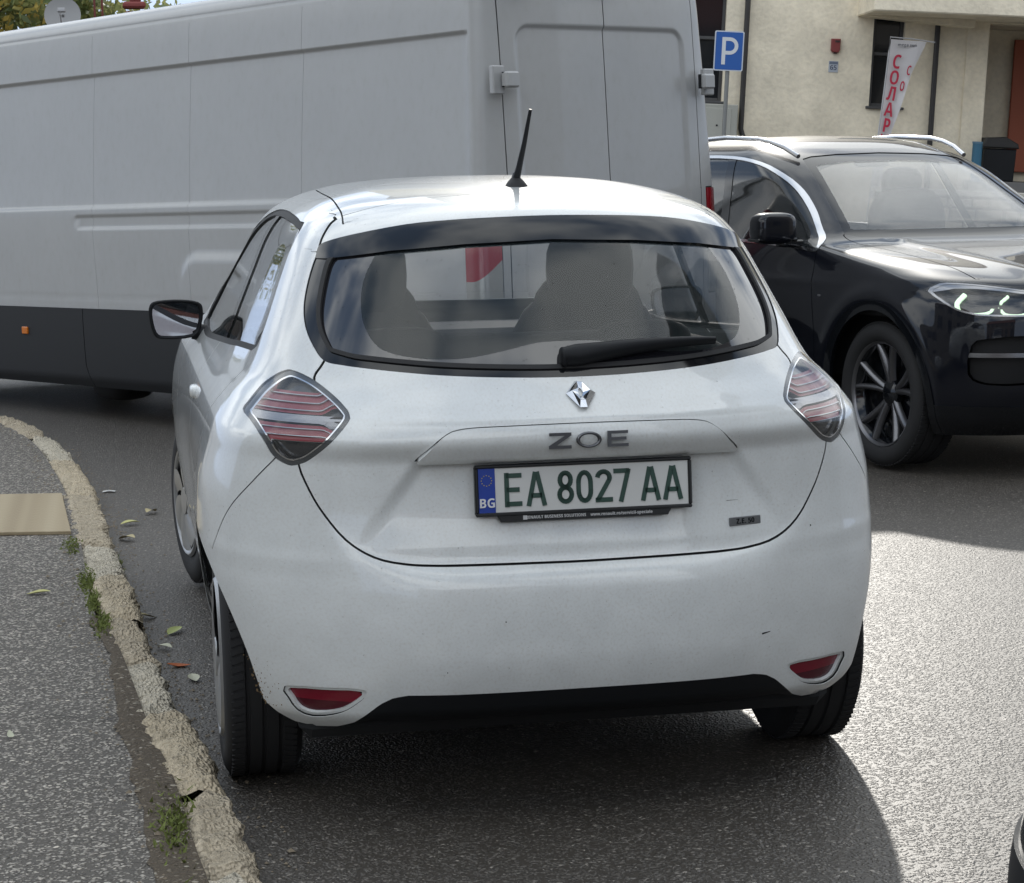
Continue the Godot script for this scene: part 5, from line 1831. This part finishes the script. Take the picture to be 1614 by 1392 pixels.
	rimo.rotation.z = PI / 2
	rimo.position = Vector3(1.40, 1.48, 0.35)
	var cr := thing("waste_container", "black waste container with sloping lid beside the orange door", "bin", base, rot)
	b = MB.new()
	b.prism(PackedVector2Array([Vector2(1.52, 0.92), Vector2(2.02, 0.92), Vector2(2.04, 1.42), Vector2(1.55, 1.42)]), -0.25, 0.20, 0.02)
	obj("tub", b.commit(), mat.plastic, cr)
	b = MB.new()
	b.prism(PackedVector2Array([Vector2(1.50, 1.425), Vector2(2.07, 1.425), Vector2(2.05, 1.50), Vector2(1.86, 1.60), Vector2(1.56, 1.58)]), -0.28, 0.24, 0.02)
	obj("lid", b.commit(), M(Color(0.02, 0.019, 0.018), 0.6), cr)
	# parking sign
	var ps := thing("parking_sign", "blue parking sign with white P on a grey post", "sign", base, rot)
	b = MB.new()
	b.tube([Vector3(-2.535, -1.2, 0.97), Vector3(-2.535, 2.85, 0.97)], 0.032, 12)
	obj("post", b.commit(), M(Color(0.22, 0.225, 0.22), 0.5, 0.5), ps)
	var rr := func(w: float, h: float, r: float) -> PackedVector2Array:
		var o := PackedVector2Array()
		for q in 4:
			var cx: float = (w / 2 - r) * (1 if q == 0 or q == 3 else -1)
			var cy: float = (h / 2 - r) * (1 if q < 2 else -1)
			for i in 5:
				var a := PI / 2 * q + PI / 2 * i / 4
				o.append(Vector2(-2.535 + cx + r * cos(a), 2.67 + cy + r * sin(a)))
		return o
	b = MB.new()
	b.prism(rr.call(0.435, 0.585, 0.025), 1.006, 1.02)
	obj("border", b.commit(), M(Color(0.55, 0.58, 0.62), 0.4), ps)
	b = MB.new()
	b.prism(rr.call(0.40, 0.55, 0.018), 1.0185, 1.0225)
	obj("face", b.commit(), M(Color(0.014, 0.095, 0.36), 0.4), ps)
	b = MB.new()
	var q1 := []
	# the letter P: stem and bowl
	b.xf = Transform3D(Basis(), Vector3(-2.555, 2.67, 0))
	b.prism(PackedVector2Array([Vector2(-0.085, -0.20), Vector2(-0.03, -0.20), Vector2(-0.03, 0.20), Vector2(-0.085, 0.20)]), 1.0215, 1.0255)
	for i in 12:
		var a0 := -PI / 2 + PI * i / 12; var a1 := -PI / 2 + PI * (i + 1) / 12
		var cc := Vector2(0.03, 0.073)
		b.prism(PackedVector2Array([cc + Vector2(cos(a0), sin(a0)) * 0.073, cc + Vector2(cos(a0), sin(a0)) * 0.127, cc + Vector2(cos(a1), sin(a1)) * 0.127, cc + Vector2(cos(a1), sin(a1)) * 0.073]), 1.0215, 1.0255)
	b.prism(PackedVector2Array([Vector2(-0.03, 0.146), Vector2(0.03, 0.146), Vector2(0.03, 0.20), Vector2(-0.03, 0.20)]), 1.0215, 1.0255)
	b.prism(PackedVector2Array([Vector2(-0.03, -0.054), Vector2(0.03, -0.054), Vector2(0.03, 0.0), Vector2(-0.03, 0.0)]), 1.0215, 1.0255)
	obj("letter_p", b.commit(), M(Color(0.62, 0.64, 0.66), 0.4), ps)
	# pale cabinet behind the sign post
	var cb := thing("utility_cabinet", "pale grey metal utility cabinet standing behind the parking sign post", "cabinet", base, rot)
	b = MB.new()
	b.box(Vector3(-2.62, 0.95, 0.30), Vector3(0.66, 1.9, 0.35), 0.012)
	obj("cabinet", b.commit(), M(Color(0.36, 0.36, 0.32), 0.6), cb)
	b = MB.new()
	b.box(Vector3(-2.66, 0.95, 0.478), Vector3(0.54, 1.78, 0.012), 0.004)
	obj("cabinet_door", b.commit(), M(Color(0.38, 0.38, 0.34), 0.6), cb)
	b = MB.new()
	b.box(Vector3(-2.50, 1.78, 0.488), Vector3(0.02, 0.05, 0.02), 0.004)
	b.box(Vector3(-2.60, 1.58, 0.488), Vector3(0.025, 0.025, 0.015), 0.004)
	obj("cabinet_lock", b.commit(), mat.plastic, cb)
	banner(base, rot)

func banner(base: Vector3, rot: Vector3) -> void:
	var t := thing("banner_flag", "white feather banner with red vertical letters beside the narrow window", "banner", base, rot)
	var b := MB.new()
	var pole := func(v: float) -> Vector3:
		# v is the height; the pole leans and bows
		return Vector3(-0.15 - 0.09 * pow((2.98 - v) / 1.5, 1.15), v, 1.0)
	var pth := []
	for i in 14: pth.append(pole.call(2.98 - 0.23 * i))
	pth.push_front(Vector3(0.50, 2.93, 0.98)); pth.push_front(Vector3(0.52, 2.93, 0.98))
	pth[1] = Vector3(0.2, 2.965, 0.99)
	b.tube(pth, 0.010, 8)
	obj("pole", b.commit(), M(Color(0.45, 0.45, 0.46), 0.5), t)
	var wid := func(v: float) -> float: return lin([0.6, 0.10, 1.55, 0.16, 2.0, 0.26, 2.5, 0.36, 2.93, 0.52], v)
	var cloth := func(u: float, v: float) -> Vector3:
		var p: Vector3 = pole.call(v)
		var w: float = wid.call(v)
		return p + Vector3(0.012 + w * u, -0.02 * u, 0.05 * sin(u * 5.5 + v * 1.2) * u + 0.02 * sin(v * 7.0) * u)
	var g: Array = []
	for i in 30:
		var v := lerpf(0.6, 2.95, i / 29.0)
		var row: Array = []
		for j in 13: row.append(cloth.call(j / 12.0, v))
		g.append(row)
	b = MB.new()
	b.grid(g, false, true)
	var cm := M(Color(0.55, 0.53, 0.53), 0.9)
	cm.backlight_enabled = true
	cm.backlight = Color(0.3, 0.3, 0.3)
	obj("cloth", b.commit(), cm, t)
	var red := M(Color(0.42, 0.02, 0.05), 0.8)
	var s := "СОЛАРИ"
	for i in s.length():
		var v := 2.62 - 0.235 * i
		var p: Vector3 = cloth.call(0.0, v)
		var o := obj("letter", text(s[i], 0.30, 0.004), red, t)
		o.scale = Vector3(0.68, 0.95, 1)
		o.position = Vector3(p.x + 0.115 - 0.008 * i, v, 1.045)
		o.rotation.z = -0.12
		if i < 2:
			var o2 := obj("letter", text(s[i], 0.20, 0.004), red, t)
			o2.scale = Vector3(0.5, 1, 1)
			o2.position = Vector3(p.x + 0.30 - 0.07 * i, v - 0.12, 1.06)
			o2.rotation.z = -0.15
	var o3 := obj("logo_text", text("mega sun", 0.062, 0.003), M(Color(0.13, 0.13, 0.14), 0.8), t)
	o3.position = Vector3(0.10, 2.87, 1.05)

func leaf_tree(called: String, label: String, at: Vector3, h: float, r: float, seed_: int, cols: Array, group: String) -> void:
	var t := thing(called, label, "tree", at, Vector3.ZERO, group)
	var rg := RandomNumberGenerator.new()
	rg.seed = seed_
	var b := MB.new()
	var top := Vector3(rg.randfn(0, 0.3), h * 0.7, rg.randfn(0, 0.3))
	b.tube([Vector3(0, -0.8, 0), Vector3(0.05, h * 0.25, 0), top * 0.6 + Vector3(0.1, 0, 0.1), top], 0.20, 10, true, 0.05)
	var ends := [top]
	for k in 12:
		var s := lerpf(0.35, 0.95, k / 12.0)
		var st := top * s
		var a := k * 2.4 + rg.randf()
		var e := st + Vector3(cos(a), rg.randf_range(0.3, 0.9), sin(a)) * r * rg.randf_range(0.5, 0.85)
		b.tube([st, st.lerp(e, 0.5) + Vector3(0, 0.2, 0), e], 0.07, 6, true, 0.02)
		ends.append(e); ends.append(st.lerp(e, 0.65))
	obj("trunk", b.commit(), M(Color(0.07, 0.055, 0.042), 0.9), t)
	for k in cols.size():
		var m := MB.new()
		for i in 3400:
			var e: Vector3 = ends[rg.randi() % ends.size()]
			var d := Vector3(rg.randfn(), rg.randfn() * 0.8, rg.randfn())
			var c := e + d.normalized() * r * 0.36 * pow(rg.randf(), 0.5)
			var u := Vector3(rg.randfn(), rg.randfn(), rg.randfn()).normalized()
			var w := u.cross(Vector3(rg.randfn(), rg.randfn(), rg.randfn())).normalized()
			var sz := rg.randf_range(0.05, 0.12)
			m.tri(c - u * sz, c + w * sz * 0.55, c + u * sz)
			m.tri(c - u * sz, c + u * sz, c - w * sz * 0.55)
		var lm := M(cols[k], 0.6)
		lm.backlight_enabled = true
		lm.backlight = Color(0.6, 0.6, 0.4)
		obj("crown", m.commit(), lm, t, "stuff")

func backdrop() -> void:
	var green := Color(0.05, 0.085, 0.02)
	var dark := Color(0.035, 0.06, 0.018)
	var yellow := Color(0.30, 0.20, 0.02)
	leaf_tree("yellowing_tree", "tree with yellow and green autumn leaves behind the satellite dish", Vector3(-3.4, -0.6, -31.5), 6.6, 2.6, 3, [green, yellow, dark], "trees beyond the van")
	leaf_tree("green_tree", "dark green tree beyond the roof of the van", Vector3(-1.15, -0.6, -33.0), 6.2, 2.3, 9, [green, dark, green], "trees beyond the van")
	# satellite dish on a post
	var sd := thing("satellite_dish", "grey satellite dish above the roof edge of the van", "dish", Vector3(-1.72, 3.70, -29.3), Vector3(-0.2, -0.1, 0))
	var b := MB.new()
	var g: Array = []
	for i in 9:
		var row: Array = []
		for j in 33:
			var rr := 0.28 * i / 8.0
			row.append(Vector3(rr * cos(TAU * j / 32), rr * sin(TAU * j / 32), 0.7 * rr * rr))
		g.append(row)
	b.grid(g, true, false)
	obj("reflector", b.commit(), M(Color(0.30, 0.30, 0.30), 0.6), sd)
	b = MB.new()
	b.tube([Vector3(0, -0.27, 0.06), Vector3(0, -0.08, 0.34), Vector3(0, -0.01, 0.36)], 0.012, 8)
	b.box(Vector3(0.02, 0.0, 0.34), Vector3(0.12, 0.06, 0.08), 0.01)
	obj("receiver_arm", b.commit(), M(Color(0.35, 0.35, 0.36), 0.5), sd)
	b = MB.new()
	b.tube([Vector3(0, 0, -0.05), Vector3(0, -4.5, -0.2)], 0.03, 8)
	obj("mast", b.commit(), M(Color(0.2, 0.2, 0.2), 0.6), sd)
	# red cottage roof with chimney
	var rh := thing("red_chimney", "rust red chimney with cowl beyond the van roof", "chimney", Vector3(-0.62, -0.6, -30.0))
	b = MB.new()
	b.box(Vector3(0, 2.2, 0), Vector3(0.30, 4.4, 0.34), 0.02)
	obj("stack", b.commit(), M(Color(0.20, 0.055, 0.045), 0.8), rh)
	b = MB.new()
	b.box(Vector3(0, 4.50, 0), Vector3(0.36, 0.10, 0.4), 0.03)
	b.box(Vector3(0.02, 4.64, 0), Vector3(0.18, 0.2, 0.2), 0.03)
	obj("cowl", b.commit(), M(Color(0.22, 0.05, 0.045), 0.7), rh)
	var rp := thing("red_post_frame", "pair of rust red posts in front of the trees", "posts", Vector3(-1.18, -0.6, -30.3))
	for s in [-1.0, 1.0]:
		b = MB.new()
		b.box(Vector3(s * 0.06, 2.6, 0), Vector3(0.035, 5.2, 0.035), 0.004)
		obj("post", b.commit(), M(Color(0.16, 0.04, 0.035), 0.7), rp)
	b = MB.new()
	b.box(Vector3(0, 4.9, 0), Vector3(0.3, 0.05, 0.05), 0.006)
	obj("rail", b.commit(), M(Color(0.16, 0.04, 0.035), 0.7), rp)

func mirrored_block() -> void:
	# houses behind and to the right of the camera, seen only as reflections
	var t := thing("grey_apartment_block", "grey apartment block with rows of windows across the street", "building", Vector3(9.5, 0, 9.0), Vector3(0, -PI / 2, 0))
	var holes := []
	for r in 4:
		for k in 6: holes.append([-8.4 + 2.9 * k, 1.6 + 3.0 * r, -6.9 + 2.9 * k, 3.3 + 3.0 * r])
	var b := MB.new()
	wall_with_holes(b, -10.0, -0.6, 10.0, 13.6, 0.0, 0.3, holes)
	b.box(Vector3(0, 6.5, -9.9), Vector3(20, 14.2, 0.2))
	b.box(Vector3(-9.9, 6.5, -5.0), Vector3(0.2, 14.2, 9.4))
	b.box(Vector3(9.9, 6.5, -5.0), Vector3(0.2, 14.2, 9.4))
	obj("wall", b.commit(), plaster(Color(0.20, 0.185, 0.165), 120), t)
	b = MB.new()
	b.box(Vector3(0, 13.8, -4.8), Vector3(20.8, 0.4, 10.8), 0.05)
	obj("roof", b.commit(), M(Color(0.10, 0.05, 0.04), 0.8), t)
	for h in holes: building_window(t, h[0], h[1], h[2], h[3], -0.16)

func house_row(called: String, label: String, at: Vector3, turn: float, w: float, h: float, c: Color, seed_: int, storeys: int, cols: int) -> void:
	var t := thing(called, label, "building", at, Vector3(0, turn, 0))
	var holes := []
	var px := w / cols
	for r in storeys:
		for k in cols: holes.append([-w / 2 + px * k + px * 0.28, 1.3 + 2.9 * r, -w / 2 + px * k + px * 0.72, 2.8 + 2.9 * r])
	var b := MB.new()
	wall_with_holes(b, -w / 2, -0.8, w / 2, h, 0.0, 0.3, holes)
	b.box(Vector3(0, h / 2 - 0.4, -7.9), Vector3(w, h + 0.8, 0.2))
	for s in [-1.0, 1.0]: b.box(Vector3(s * (w / 2 - 0.1), h / 2 - 0.4, -4.05), Vector3(0.2, h + 0.8, 7.5))
	obj("wall", b.commit(), plaster(c, seed_), t)
	b = MB.new()
	b.xf = Transform3D(Basis(Vector3.UP, PI / 2), Vector3(-w / 2 - 0.4, 0, 0))
	b.prism(PackedVector2Array([Vector2(-0.5, h), Vector2(8.5, h), Vector2(4.0, h + 2.4)]), 0.0, w + 0.8, 0.0)
	obj("roof", b.commit(), M(Color(0.17, 0.055, 0.035), 0.85), t)
	for q in holes: building_window(t, q[0], q[1], q[2], q[3], -0.16)

func hidden_block() -> void:
	# added block, unseen behind the van, shaped to keep sun off the left pavement
	var t := thing("added_shade_tower", "added tall pale block, unseen behind the white van, that shades the pavement", "building", Vector3(5.35, 0, -29.0))
	var holes := []
	for r in 5:
		for k in 1: holes.append([-0.7, 1.4 + 3.1 * r, 0.7, 2.9 + 3.1 * r])
	var b := MB.new()
	wall_with_holes(b, -1.45, -0.8, 1.45, 18.0, 0.0, 0.3, holes)
	b.box(Vector3(0, 8.6, -7.9), Vector3(2.9, 18.8, 0.2))
	b.box(Vector3(-1.35, 8.6, -4.05), Vector3(0.2, 18.8, 7.5))
	b.box(Vector3(1.35, 8.6, -4.05), Vector3(0.2, 18.8, 7.5))
	obj("wall", b.commit(), plaster(Color(0.40, 0.38, 0.33), 140), t)
	b = MB.new()
	b.box(Vector3(0, 18.15, -4.0), Vector3(3.1, 0.3, 8.3), 0.03)
	obj("roof", b.commit(), M(Color(0.12, 0.06, 0.045), 0.8), t)
	for h in holes: building_window(t, h[0], h[1], h[2], h[3], -0.16)

func others() -> void:
	mat.bright = M(Color(0.62, 0.63, 0.65), 0.22, 1.0)
	mat.tint = glass(Color(0.015, 0.018, 0.02), 0.65)
	mat.spoke = M(Color(0.17, 0.17, 0.18), 0.3, 0.85)
	mat.drl = M(Color(0.6, 0.8, 0.6), 0.4)
	mat.drl.emission_enabled = true
	mat.drl.emission = Color(0.88, 1.0, 0.86)
	mat.drl.emission_energy_multiplier = 0.5
	van()
	suv()
	dark_car()
	street()
	backdrop()
	mirrored_block()
	hidden_block()
	house_row("brown_house", "brown grey house with tiled roof closing the street", Vector3(-4.0, 0, 26.0), PI, 16.0, 6.0, Color(0.13, 0.105, 0.09), 150, 2, 6)
	house_row("grey_house", "grey house with tiled roof beside the pavement", Vector3(-9.5, 0, 2.0), PI / 2, 15.0, 6.4, Color(0.20, 0.19, 0.17), 160, 2, 5)
